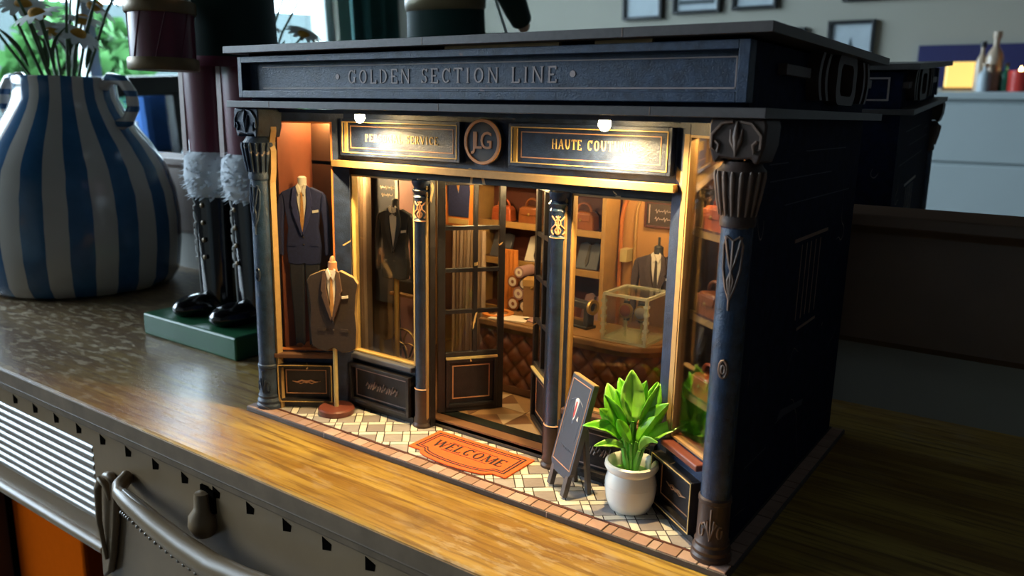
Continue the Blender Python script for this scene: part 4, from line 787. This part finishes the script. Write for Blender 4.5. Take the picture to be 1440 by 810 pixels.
for k, (xx, mt) in enumerate(((-.28, 'bag_brown'), (.42, 'tile_taupe'))):
    wt = thing('wrist_watch', ['bronze-faced watch in the clear display case', 'silver-faced watch in the clear display case'][k], 'watch', (14.25+xx, 8.75, CT+.12))
    MB().tube([(0, 0, 0), (0, .05, .5), (0, 0, .9)], .05, 8).build('stand', 'acrylic_edge', wt)
    q = MB(); q.M = Matrix.Translation((0, -.05, 1.1)) @ Matrix.Rotation(R(80), 4, 'X'); q.lathe([(0, -.08), (.30, -.08), (.33, 0), (.30, .08), (0, .08)], 20); q.M = None; q.build('watch_case', 'gold', wt, smooth=40)
    q = MB(); q.M = Matrix.Translation((0, -.05, 1.1)) @ Matrix.Rotation(R(80), 4, 'X'); q.lathe([(0, .085), (.24, .085), (.24, .095), (0, .095)], 20); q.M = None; q.build('watch_dial', mt, wt)
    for s_ in (-1, 1): MB().box(-.12, .12, -.02, .06, 1.1+s_*.28-.14, 1.1+s_*.28+.14).build('strap', 'dark_neck', wt)
# shelving behind the counter
def bag(x, y, z, s_, mt, label, grp, rz=0):
    b = thing('handbag', label, 'handbag', (x, y, z), rz, grp)
    MB().prism([(-.62*s_, 0), (.62*s_, 0), (.56*s_, .62*s_), (.42*s_, .80*s_), (-.42*s_, .80*s_), (-.56*s_, .62*s_)], -.28*s_, .28*s_).build('bag_body', mt, b, bevel=.07*s_, smooth=30)
    MB().prism([(-.5*s_, .72*s_), (.5*s_, .72*s_), (.42*s_, .42*s_), (-.42*s_, .42*s_)], -.33*s_, -.27*s_).build('flap', mt, b, bevel=.03*s_)
    MB().tube([(.34*s_*math.cos(q*PI/8), 0, .78*s_+.36*s_*math.sin(q*PI/8)) for q in range(9)], .055*s_, 8).build('handle', mt, b, smooth=60)
    MB().ball((0, -.34*s_, .46*s_), .07*s_, .03*s_, .07*s_, 8).build('clasp', 'gold', b, smooth=60); MB().box(-.62*s_, .62*s_, -.30*s_, .30*s_, .0, .07*s_).build('base_trim', 'dark_red', b); return b
su = thing('shelf_unit', 'dark shelf unit with gold-edged shelves behind the counter', 'shelf', (0, 0, .605))
MB().box(3.7, 11.2, 13.05, 13.2, 0, 10.1).build('back_panel', 'dark_red', su)
for xx in (3.6, 7.9, 11.0): MB().box(xx, xx+.2, 11.7, 13.1, 0, 10.1).build('upright', 'shelf_gold', su)
for zz in (2.6, 5.10, 7.0, 9.05):
    b_ = MB().box(3.8, 11.0, 11.75, 13.1, zz, zz+.14).build('shelf_board', 'dark_red', su); MB().box(3.8, 11.0, 11.6, 11.76, zz-.08, zz+.22).build('shelf_edge', 'shelf_gold', b_)
g1 = 'handbags on the shelves behind the counter'
bag(5.0, 12.3, 7.71, 1.0, 'bag_red', 'small orange-red handbag on the upper shelf behind the door panes', g1); bag(6.75, 12.3, 7.71, 1.12, 'bag_brown', 'brown leather handbag in the middle of the upper shelf', g1); bag(9.7, 12.3, 7.71, 1.15, 'bag_brown', 'dark brown handbag high behind the window with the display case', g1); bag(9.0, 12.3, 3.31, 1.1, 'bag_brown', 'brown handbag low on the shelf behind the counter', g1)
def shirtbox(x, z, mt, label, tie=True):
    s2 = thing('folded_shirt', label, 'shirt', (x, 12.35, z), 0, 'folded shirts on the shelf'); q = MB(); q.M = Matrix.Rotation(R(-22), 4, 'X')
    q.prism([(-.62, 0), (.62, 0), (.58, 1.25), (.25, 1.38), (0, 1.2), (-.25, 1.38), (-.58, 1.25)], -.10, .10); q.M = None; q.build('shirt_body', mt, s2, bevel=.04)
    q = MB(); q.M = Matrix.Rotation(R(-22), 4, 'X'); q.prism([(-.05, 1.2), (.05, 1.2), (.09, .3), (0, .12), (-.09, .3)], -.15, -.09); q.M = None; q.build('tie', 'tie_dark', s2)
shirtbox(6.95, 5.81, 'shirt', 'white folded shirt with a dark tie on the middle shelf'); shirtbox(4.75, 5.81, 'slate', 'grey folded shirt with a dark tie on the middle shelf'); shirtbox(9.9, 5.81, 'slate', 'grey folded shirt near the arched panel'); shirtbox(10.3, 3.31, 'mauve', 'dusky pink folded shirt on the lowest shelf')
# on the counter
for k, (xx, yy, hh, ss, lb_) in enumerate(((8.75, 9.6, 1.75, .42, 'shorter square wooden box tower on the counter'), (9.75, 9.8, 2.3, .45, 'taller square wooden box tower on the counter'))):
    b_ = thing('wooden_box', lb_, 'box', (xx, yy, CT), R(20), 'wooden box towers on the counter'); MB().box(-ss, ss, -ss, ss, 0, hh*.82).build('box_body', 'wood_box', b_, bevel=.03); MB().box(-ss-.04, ss+.04, -ss-.04, ss+.04, hh*.82, hh).build('lid', 'shelf_gold', b_, bevel=.03); MB().ball((0, -ss-.04, hh*.78), .07, n=8).build('clasp', 'gold', b_)
for k, (xx, zz, rr_) in enumerate(((7.5, 0, .33), (8.15, 0, .3), (7.8, .55, .32), (7.45, 1.1, .3), (8.1, 1.08, .28), (7.8, 1.62, .27))):
    b_ = thing('fabric_roll', 'small patterned fabric roll with a white core on the counter', 'fabric roll', (xx, 10.25, CT+zz+rr_), 0, 'fabric rolls stacked on the counter')
    q = MB(); q.M = Matrix.Rotation(R(90), 4, 'X'); q.lathe([(0, -.45), (rr_, -.45), (rr_, .55), (0, .55)], 18); q.M = None; q.build('cloth', ['bag_brown', 'suit_plum', 'mauve'][k % 3], b_, smooth=40)
    q = MB(); q.M = Matrix.Rotation(R(90), 4, 'X'); q.lathe([(rr_*.3, .555), (rr_*.72, .56), (rr_*.72, .57), (rr_*.3, .575)], 18); q.M = None; q.build('core', 'paper', b_)
b_ = MB().prism([(-.9, -.5), (.9, -.45), (.8, .5), (-.85, .45)], 0, .05, 'xy').build('pattern_paper', 'paper', loc=(8.3, 8.35, CT), rz=R(12)); tag(b_, 'cream pattern paper lying near the counter front', 'paper', 'papers on the counter')
b_ = MB().prism([(-.7, -.4), (.7, -.35), (.6, .4), (-.6, .45)], 0, .05, 'xy').build('pattern_paper', 'mauve', loc=(9.6, 8.7, CT), rz=R(-20)); tag(b_, 'pinkish pattern paper lying on the counter', 'paper', 'papers on the counter')
b_ = MB().lathe([(.5, 0), (.75, 0), (.75, .08), (.5, .08), (.5, 0)], 28).build('measuring_ring', 'orange_cloth', loc=(7.35, 8.7, CT), smooth=30); tag(b_, 'flat orange ring of tape on the counter', 'tape')
sm = thing('sewing_machine', 'small black and gold sewing machine on the counter', 'sewing machine', (11.4, 9.3, CT), R(-15))
MB().box(-.75, .75, -.32, .32, 0, .14).build('bed', 'dark_neck', sm, bevel=.04); MB().box(.42, .72, -.2, .2, .12, 1.05).build('column', 'dark_neck', sm, bevel=.05); MB().box(-.7, .72, -.18, .18, .85, 1.2).build('arm', 'dark_neck', sm, bevel=.07); MB().box(-.7, -.5, -.14, .14, .35, .9).build('head', 'gold', sm, bevel=.03)
q = MB(); q.M = Matrix.Translation((.8, 0, 1.0)) @ Matrix.Rotation(R(90), 4, 'Y'); q.lathe([(.2, -.06), (.34, -.06), (.34, .06), (.2, .06), (.2, -.06)], 18); q.M = None; q.build('hand_wheel', 'gold', sm, smooth=40)
# old treadle machine under the tuxedo
tm = thing('treadle_stand', 'dark iron treadle stand with a spoked gold wheel beside the tuxedo', 'treadle stand', (4.5, 5.6, .56), R(0))
MB().box(-.75, .75, -.4, .4, 4.35, 4.5).build('table_top', 'wood_box', tm, bevel=.03); MB().box(-.55, .55, -.2, .2, 4.5, 5.1).build('machine_bed', 'dark_neck', tm, bevel=.08); MB().box(-.6, .6, -.15, .15, 5.3, 5.75).build('machine_arm', 'dark_neck', tm, bevel=.1); MB().box(.3, .6, -.15, .15, 5.0, 5.5).build('machine_column', 'dark_neck', tm, bevel=.04)
for s_ in (-1, 1):
    MB().tube([(s_*.62, 0, 0), (s_*.5, 0, 1.6), (s_*.62, 0, 4.4)], .09, 6).build('leg', 'dark_neck', tm); MB().tube([(s_*.62, 0, .1), (0, 0, 1.2), (s_*-.5, 0, 2.4)], .05, 6).build('brace', 'dark_neck', tm)
MB().tube([(.72*math.cos(a*PI/12), -.25, 2.1+.72*math.sin(a*PI/12)) for a in range(24)], .06, 6, closed=True).build('wheel_rim', 'iron_gold', tm, smooth=60)
for k in range(5): a = k*2*PI/5; MB().tube([(0, -.25, 2.1), (.3*math.cos(a+.3), -.25, 2.1+.3*math.sin(a+.3)), (.7*math.cos(a), -.25, 2.1+.7*math.sin(a))], .035, 5).build('spoke', 'iron_gold', tm)
# striped curtains
def drape(name, label, x0, x1, y, z0, z1, waves, mats, rz=0):
    c_ = thing(name, label, 'curtain', ((x0+x1)/2, y, z0), rz, 'curtains inside the shop'); L = x1-x0
    for k in range(waves):
        a = -L/2+L*k/waves; w2 = L/waves; N = 6; v = []; f = []
        for i in range(N+1):
            q = i/N; xx = a+w2*q; yy = -.22*math.sin(q*PI)
            v += [(xx, yy, 0), (xx+.04*math.sin(k), yy, (z1-z0)*.5), (xx, yy*.7, z1-z0)]
        for i in range(N): f += [(3*i, 3*i+3, 3*i+4, 3*i+1), (3*i+1, 3*i+4, 3*i+5, 3*i+2)]
        MB().add(v, f).build('pleat', mats[k % len(mats)], c_, smooth=80)
    MB().tube([(-L/2-.1, .08, z1-z0), (L/2+.1, .08, z1-z0)], .07, 8).build('rod', 'gold', c_, smooth=60); return c_
drape('striped_curtain', 'tan striped curtain in the tuxedo display window', 1.0, 2.3, 5.6, .6, 10.6, 6, ['curtain', 'curtain_pale', 'curtain_dark'])
drape('striped_curtain', 'pinkish pleated curtain hanging under the orange picture inside the shop', 3.9, 5.9, 9.6, .6, 7.6, 9, ['curtain_pale', 'curtain'], 0)
oc = thing('orange_drape', 'orange cloth draped beside the fabric rolls', 'cloth', (6.4, 10.9, .58))
for k in range(4): MB().tube([(-.45+.3*k, 0, 0), (-.4+.28*k, -.06, 3), (-.3+.22*k, 0, 6.0)], [.2, .19, .12], 8).build('fold', 'orange_cloth', oc, smooth=80)
# orange framed picture of a waistcoat suit
pf = thing('waistcoat_picture', 'orange framed picture of a navy waistcoat suit above the pleated curtain', 'picture', (4.15, 9.75, 7.75))
MB().box(-1.0, 1.0, -.05, .05, -.1, 3.0).build('backing', 'picture_orange', pf); MB().prism([(-.62, .35), (.62, .35), (.7, 1.6), (.62, 2.85), (.25, 2.95), (0, 1.5), (-.25, 2.95), (-.62, 2.85), (-.7, 1.6)], -.10, -.04).build('waistcoat', 'suit_navy', pf, bevel=.02)
MB().prism([(-.28, 2.95), (.28, 2.95), (.0, 1.4)], -.08, -.04).build('shirt_front', 'shirt', pf); MB().prism([(-.07, 2.85), (.07, 2.85), (.09, 1.9), (0, 1.6), (-.09, 1.9)], -.115, -.07).build('tie', 'tie_orange', pf)
MB().box(-.62, .62, -.09, -.04, .0, .26).build('name_strip', 'gold_line', pf)
# arched tan panels on the back wall, and the dark picture
def arch(x0, x1, ztop, y, mat, wd, nm):
    rad = (x1-x0)/2; m = MB(); a = [(x0, .6), (x0, ztop-rad)]+[((x0+x1)/2-rad*math.cos(q*PI/12), ztop-rad+rad*math.sin(q*PI/12)) for q in range(13)]+[(x1, ztop-rad), (x1, .6)]
    m.tube([(p[0], y, p[1]) for p in a], wd, 8); return P(m, nm, mat, smooth=60)
P(MB().box(11.3, 18.2, 13.1, 13.2, .6, 10.7), 'tan_back_panel', 'tan_wall'); arch(11.4, 16.3, 10.7, 12.9, 'orange_trim', .10, 'arch_moulding'); arch(12.1, 15.7, 10.35, 13.0, 'shelf_gold', .08, 'arch_moulding')
P(MB().box(11.6, 11.95, 12.5, 13.1, 6.4, 7.0), 'arch_bracket', 'gold_panel')
dp = thing('dark_picture', 'small dark framed picture on the tan wall above the plum suit', 'picture', (13.4, 12.95, 8.1)); MB().frame(-.85, .85, 0, 1.2, .1, -.08, .06).build('frame', 'dark_red', dp, bevel=.02); MB().box(-.82, .82, -.02, .04, .08, 1.17).build('canvas', 'interior_dark', dp)
for zz in (.78, .42): scribble('picture_script', 'copper_dim', dp, .15, -.035, zz, .95, .13)
MB().tube([(-.6, -.05, .2), (-.6, -.05, 1.05)], .03, 6).build('needle_print', 'copper_dim', dp)
# handbag shelves behind the right-hand splayed window
def Rw(u, v): return (18.3+u*math.cos(aR)-v*math.sin(aR), 3.0+u*math.sin(aR)+v*math.cos(aR))
g2 = 'handbags in the side window'
for k, (zz, lb_) in enumerate(((9.55, 'red handbag with a long strap on the top shelf of the side window'), (6.9, 'patterned copper handbag on the middle shelf of the side window'), (4.25, 'red and white handbag on the bottom shelf of the side window'))):
    s3 = thing('display_shelf', ['top', 'middle', 'bottom'][k]+' handbag shelf in the side window', 'shelf', (0, 0, zz), 0, 'handbag shelves in the side window')
    MB().prism([Rw(.85, .42), Rw(3.0, .42), Rw(3.1, .9), Rw(1.0, .9)], 0, .16, 'xy').build('shelf_board', 'niche_red', s3); q = MB(); q.prism([Rw(.83, .36), Rw(3.0, .36), Rw(3.0, .42), Rw(.85, .42)], -.06, .24, 'xy'); q.build('shelf_edge', 'shelf_gold', s3)
    x, y = Rw(1.72, .64); bag(x, y, zz+.165, 1.0, ['bag_red', 'bag_brown', 'bag_red'][k], lb_, g2, aR)
# bulbs
def bulb(x, y, z, r, mat, label, grp):
    b_ = thing('light_bulb', label, 'light bulb', (x, y, z), 0, grp)
    MB().lathe([(0, -r*1.9), (r*.55, -r*1.75), (r, -r*1.0), (r*.9, -r*.3), (r*.5, 0), (0, 0)], 16).build('glass_bulb', mat, b_, smooth=60); MB().lathe([(r*.75, -.02), (r*.75, .1), (0, .1)], 12).build('bulb_socket', 'gold', b_, smooth=40)
bulb(5.95, 1.45, 13.0, .20, 'bulb_glow', 'glowing bulb under the cornice above the PERSONAL SERVICE sign', 'glowing bulbs under the cornice'); bulb(16.56, 1.45, 13.0, .20, 'bulb_glow', 'glowing bulb under the cornice above the HAUTE COUTURE sign', 'glowing bulbs under the cornice')
for x, y, lb_ in ((11.0, 5.0, 'glowing bulb on the shop ceiling just inside the door'), (2.5, 4.6, 'glowing bulb on the ceiling above the tuxedo'), (16.9, 5.4, 'glowing bulb on the ceiling above the display case'), (6.3, 8.0, 'glowing bulb on the ceiling above the pleated curtain'), (13.9, 10.6, 'glowing bulb on the ceiling before the arched panel')):
    bulb(x, y, 10.73, .17, 'bulb_dim', lb_, 'glowing ceiling bulbs inside the shop')
bulb(1.9, 2.9, 12.93, .12, 'bulb_dim', 'glowing bulb above the navy suit', 'glowing window bulbs'); bulb(20.2, 2.5, 12.93, .12, 'bulb_dim', 'glowing bulb above the handbag shelves', 'glowing window bulbs')

for x in (5.95, 16.56):                       # the chip of each cornice bulb shines downwards
    ld = bpy.data.lights.new('bulb_light', 'AREA'); ld.shape = 'DISK'; ld.size = .3*S; ld.energy = .175; ld.color = LED; ld.spread = R(165)
    lo = bpy.data.objects.new('bulb_light', ld); COL.objects.link(lo); lo.location = (x*S, 1.45*S, 12.58*S)
# ================================================================ vase with daisies
VX, VY = -31.3, 8.9
vs_ = thing('striped_vase', 'white ceramic vase with blue vertical stripes and two small handles', 'vase', (VX, VY, 0))
prof = [(0, .1), (5.6, 0), (6.3, .25), (6.75, 1.0), (7.0, 3.0), (7.05, 5.0), (6.85, 7.0), (6.3, 8.8), (5.35, 10.4), (4.4, 11.7), (3.75, 12.7), (3.4, 13.5), (3.3, 14.3), (3.35, 14.8), (3.2, 14.95), (3.0, 14.8), (3.0, 13.0), (3.5, 11.6), (5.4, 8), (6.3, 4), (5.5, .8), (0, .7)]
MB().lathe(prof, 64).build('vase_body', 'stripes', vs_, smooth=60)
hd_ = Vector((math.cos(R(20)), math.sin(R(20)), 0))
for s_ in (-1, 1):
    q = [(3.2, 14.3), (3.9, 14.9), (4.9, 14.75), (5.55, 13.9), (5.6, 12.9), (5.1, 12.0), (4.35, 11.7)]
    MB().tube([tuple(hd_*a*s_+Vector((0, 0, b))) for a, b in q], [.38, .42, .42, .42, .42, .42, .40], 12).build('handle', 'stripes_handle', vs_, smooth=60)
def daisy(i, ang, lean_, h, label):
    d = thing('daisy', label, 'flower', (VX+.25*math.cos(ang), VY+.25*math.sin(ang), 1.5), 0, 'daisies in the striped vase')
    dv = Vector((math.cos(ang), math.sin(ang), 0)); pts = [Vector((0, 0, 0)), dv*1.0*lean_+Vector((0, 0, 9)), dv*2.3*lean_+Vector((0, 0, 13.6)), dv*(2.3+(h-13)*.32)*lean_+Vector((0, 0, lerp(13.6, h, .5))), dv*(2.3+(h-13)*.8)*lean_+Vector((0, 0, h))]
    MB().tube([tuple(p) for p in pts], [.11, .11, .10, .10, .09], 7).build('stem', 'flower_stem', d, smooth=60)
    tip = pts[-1]; ax = (dv*lean_*rnd.uniform(.3, 1.0)+Vector((0, 0, 1))+Vector((rnd.uniform(-.5, .5), rnd.uniform(-.5, .5), 0))).normalized(); a1_ = ax.orthogonal().normalized(); a2_ = ax.cross(a1_)
    q = MB(); NP = 15
    for k in range(NP):
        a = 2*PI*k/NP; dr_ = a1_*math.cos(a)+a2_*math.sin(a); sd_ = ax.cross(dr_); c0 = tip+ax*.1
        v = []
        for u, w2, hgt in ((.3, .10, 0), (.8, .22, .08), (1.3, .24, .02), (1.65, .10, -.12)):
            for s_ in (-1, 1): v.append(tuple(c0+dr_*u+sd_*w2*s_+ax*hgt))
        q.add(v, [(0, 1, 3, 2), (2, 3, 5, 4), (4, 5, 7, 6)])
    q.build('petals', 'petal', d, smooth=80)
    q = MB(); q.ball(tuple(tip+ax*.15), .55, .55, .4, 12); q.build('flower_eye', 'daisy_eye', d, smooth=60)
    if i % 2 == 0:
        lf = Vector((-dv.y, dv.x, 0)); p0 = pts[2]; leaf(d, tuple(p0+Vector((0, 0, .5))), tuple(p0+dv*1.6*lean_+lf*1.2+Vector((0, 0, 3.0))), .22, (dv.x, dv.y, .3), 'flower_stem', .2)
for i in range(16):
    an_ = 2*PI*i/16+.1; daisy(i, an_, (.34, .62, .86, .50)[i % 4]*(.62 if math.sin(an_) > .3 else 1), 16.2+((i*7) % 16)/16*7.0, 'white daisy with a yellow eye standing in the striped vase')

# ================================================================ nutcracker
nc = thing('nutcracker', 'nutcracker soldier in dark green coat with a maroon drum on a green base', 'nutcracker', (-10.55, 7.0, 0))
bs_ = MB().box(-4.35, 4.35, -3.0, 3.4, 0, 1.3).build('base', 'nc_green', nc, bevel=.12)
for s_ in (-1, 1):
    cx = s_*1.75
    b_ = MB(); b_.tube([(cx, .6, 1.0), (cx, .6, 2.2), (cx, .6, 8.6)], [1.15, 1.12, 1.32], 20); bt = b_.build('boot', 'nc_black', nc, smooth=50)
    MB().ball((cx-.12, -.9, 1.72), 1.12, 1.65, .72, 18).build('boot_toe', 'nc_black', bt, smooth=60)
    for k in range(4):
        z = 4.6+k*1.0; MB().ball((cx-.25*s_+.1, -.66, z), .15, .08, .15, 10).build('boot_button', 'nc_gold', bt, smooth=60)
        MB().tube([(cx-.95, -.35, z+.5), (cx-.6, -.58, z+.25), (cx-.3, -.65, z)], .03, 5).build('boot_lace', 'cord_white', bt); MB().tube([(cx-.95, -.35, z-.35), (cx-.6, -.58, z-.1), (cx-.3, -.65, z)], .03, 5).build('boot_lace', 'cord_white', bt)
    MB().tube([(cx-1.1, -.05, 1.9), (cx-1.15, -.1, 5), (cx-1.2, -.1, 8.4)], .05, 5).build('boot_seam', 'cord_white', bt)
    q = MB()
    for k in range(420):
        a, z = rnd.uniform(0, 2*PI), 8.0+2.7*rnd.random(); r_ = 1.3+.35*math.sin((z-8)/2.7*PI); c0 = Vector((cx+r_*math.cos(a), .6+r_*math.sin(a), z)); o_ = Vector((math.cos(a), math.sin(a), rnd.uniform(-.9, .3))).normalized()*.45; sd_ = Vector((-math.sin(a), math.cos(a), 0))*.16
        q.add([tuple(c0-sd_), tuple(c0+sd_), tuple(c0+o_)], [(0, 1, 2)])
    cf = MB().lathe([(1.2, 8.0), (1.55, 8.2), (1.75, 9.2), (1.65, 10.3), (1.2, 10.7)], 22, cx, .6).build('fur_cuff', 'fur', nc, smooth=60); q.build('fur_tuft', 'fur', cf, kind='stuff')
    lg = MB().tube([(cx, .6, 10.2), (cx, .6, 15.8)], [1.3, 1.45], 20).build('trouser_leg', 'nc_maroon', nc, smooth=50); MB().box(cx-.3-1.15, cx+.05-1.1, -.45, -.3, 10.4, 15.4).build('leg_stripe', 'copper_dim', lg)
MB().lathe([(3.15, 15.2), (3.1, 16.5), (3.0, 19.0), (3.0, 21), (3.3, 24), (3.2, 25.4), (1.6, 26.0), (0, 26.0)], 30, 0, .4, squash=.85).build('coat', 'nc_coat', nc, smooth=50)
MB().lathe([(3.2, 15.15), (3.25, 15.4), (3.12, 15.7)], 30, 0, .4, squash=.85).build('coat_hem', 'nc_maroon', nc, smooth=50); MB().lathe([(3.0, 19.6), (3.12, 19.8), (3.12, 20.5), (3.0, 20.7)], 30, 0, .4, squash=.85).build('belt', 'nc_gold', nc, smooth=50)
for k in range(4): MB().ball((.5, -2.6, 21+k), .22, n=8).build('coat_button', 'nc_gold', nc, smooth=60)
for s_ in (-1, 1):
    hx = 3.75 if s_ > 0 else -.55
    MB().tube([(s_*3.2, .4, 24.6), (s_*4.1, -.6, 22.2), (lerp(s_*4.1, hx, .6), -3.0, 19.8), (hx, -4.0, 18.9)], [1.05, 1.1, .95, .8], 14).build('sleeve', 'nc_coat', nc, smooth=60); MB().tube([(1.6+s_*1.2, -3.4, 18.0), (s_*1.9, -2.75, 21.5), (s_*2.3, -1.9, 24.4)], .12, 6, flat=.4).build('drum_strap', 'cord_white', nc); MB().ball((hx, -4.3, 18.55), .5, n=12).build('hand', 'nc_skin', nc, smooth=60); MB().lathe([(0, 25.2), (1.4, 25.1), (1.5, 24.7), (1.3, 24.5)], 16, s_*3.4, .4).build('epaulette', 'nc_gold', nc, smooth=60)
hdn = MB().lathe([(0, 25.6), (1.6, 26.0), (2.1, 27.2), (2.2, 29), (2.0, 30.6), (0, 30.8)], 24, 0, .2).build('head', 'nc_skin', nc, smooth=60)
for s_ in (-1, 1): MB().ball((s_*.75, -1.85, 28.9), .28, .12, .3, 10).build('eye', 'nc_black', hdn, smooth=60)
MB().ball((0, -2.15, 28.1), .3, .4, .35, 10).build('nose', 'nc_skin', hdn, smooth=60); MB().box(-.8, .8, -2.2, -1.6, 26.5, 27.3).build('jaw', 'cord_white', hdn, bevel=.1); MB().lathe([(1.9, 25.8), (2.5, 26.5), (2.55, 29.5), (2.2, 30.4)], 18, 0, .5, a0=R(-20), a1=R(200)).build('hair', 'fur', hdn, smooth=60)
MB().lathe([(2.3, 30.2), (2.35, 30.8), (2.2, 31), (2.6, 36.5), (0, 36.6)], 24, 0, .3).build('hat', 'nc_black', nc, smooth=50); MB().lathe([(2.38, 30.3), (2.42, 30.9), (2.2, 31.0)], 24, 0, .3).build('hat_band', 'nc_gold', nc, smooth=50)
# drum slung in front
dm = thing('toy_drum', 'maroon toy drum with gold rims held by the nutcracker', 'drum', (-8.95, 2.75, 14.8))
MB().lathe([(0, .2), (1.5, .2), (1.5, 3.0), (0, 3.0)], 32).build('drum_shell', 'nc_maroon', dm, smooth=40)
for z in (0, 2.65): MB().lathe([(0, z), (1.62, z), (1.66, z+.08), (1.66, z+.5), (1.62, z+.58), (0, z+.58)], 32).build('drum_rim', 'nc_gold', dm, smooth=40)
MB().lathe([(0, 3.2), (1.5, 3.2), (1.5, 3.28), (0, 3.28)], 32).build('drum_skin', 'cord_white', dm)
for k in range(8):
    a = k*PI/4; b2 = (k+.5)*PI/4; MB().tube([(1.52*math.cos(a), 1.52*math.sin(a), .5), (1.52*math.cos(b2), 1.52*math.sin(b2), 2.8)], .04, 5).build('drum_cord', 'nc_maroon', dm)
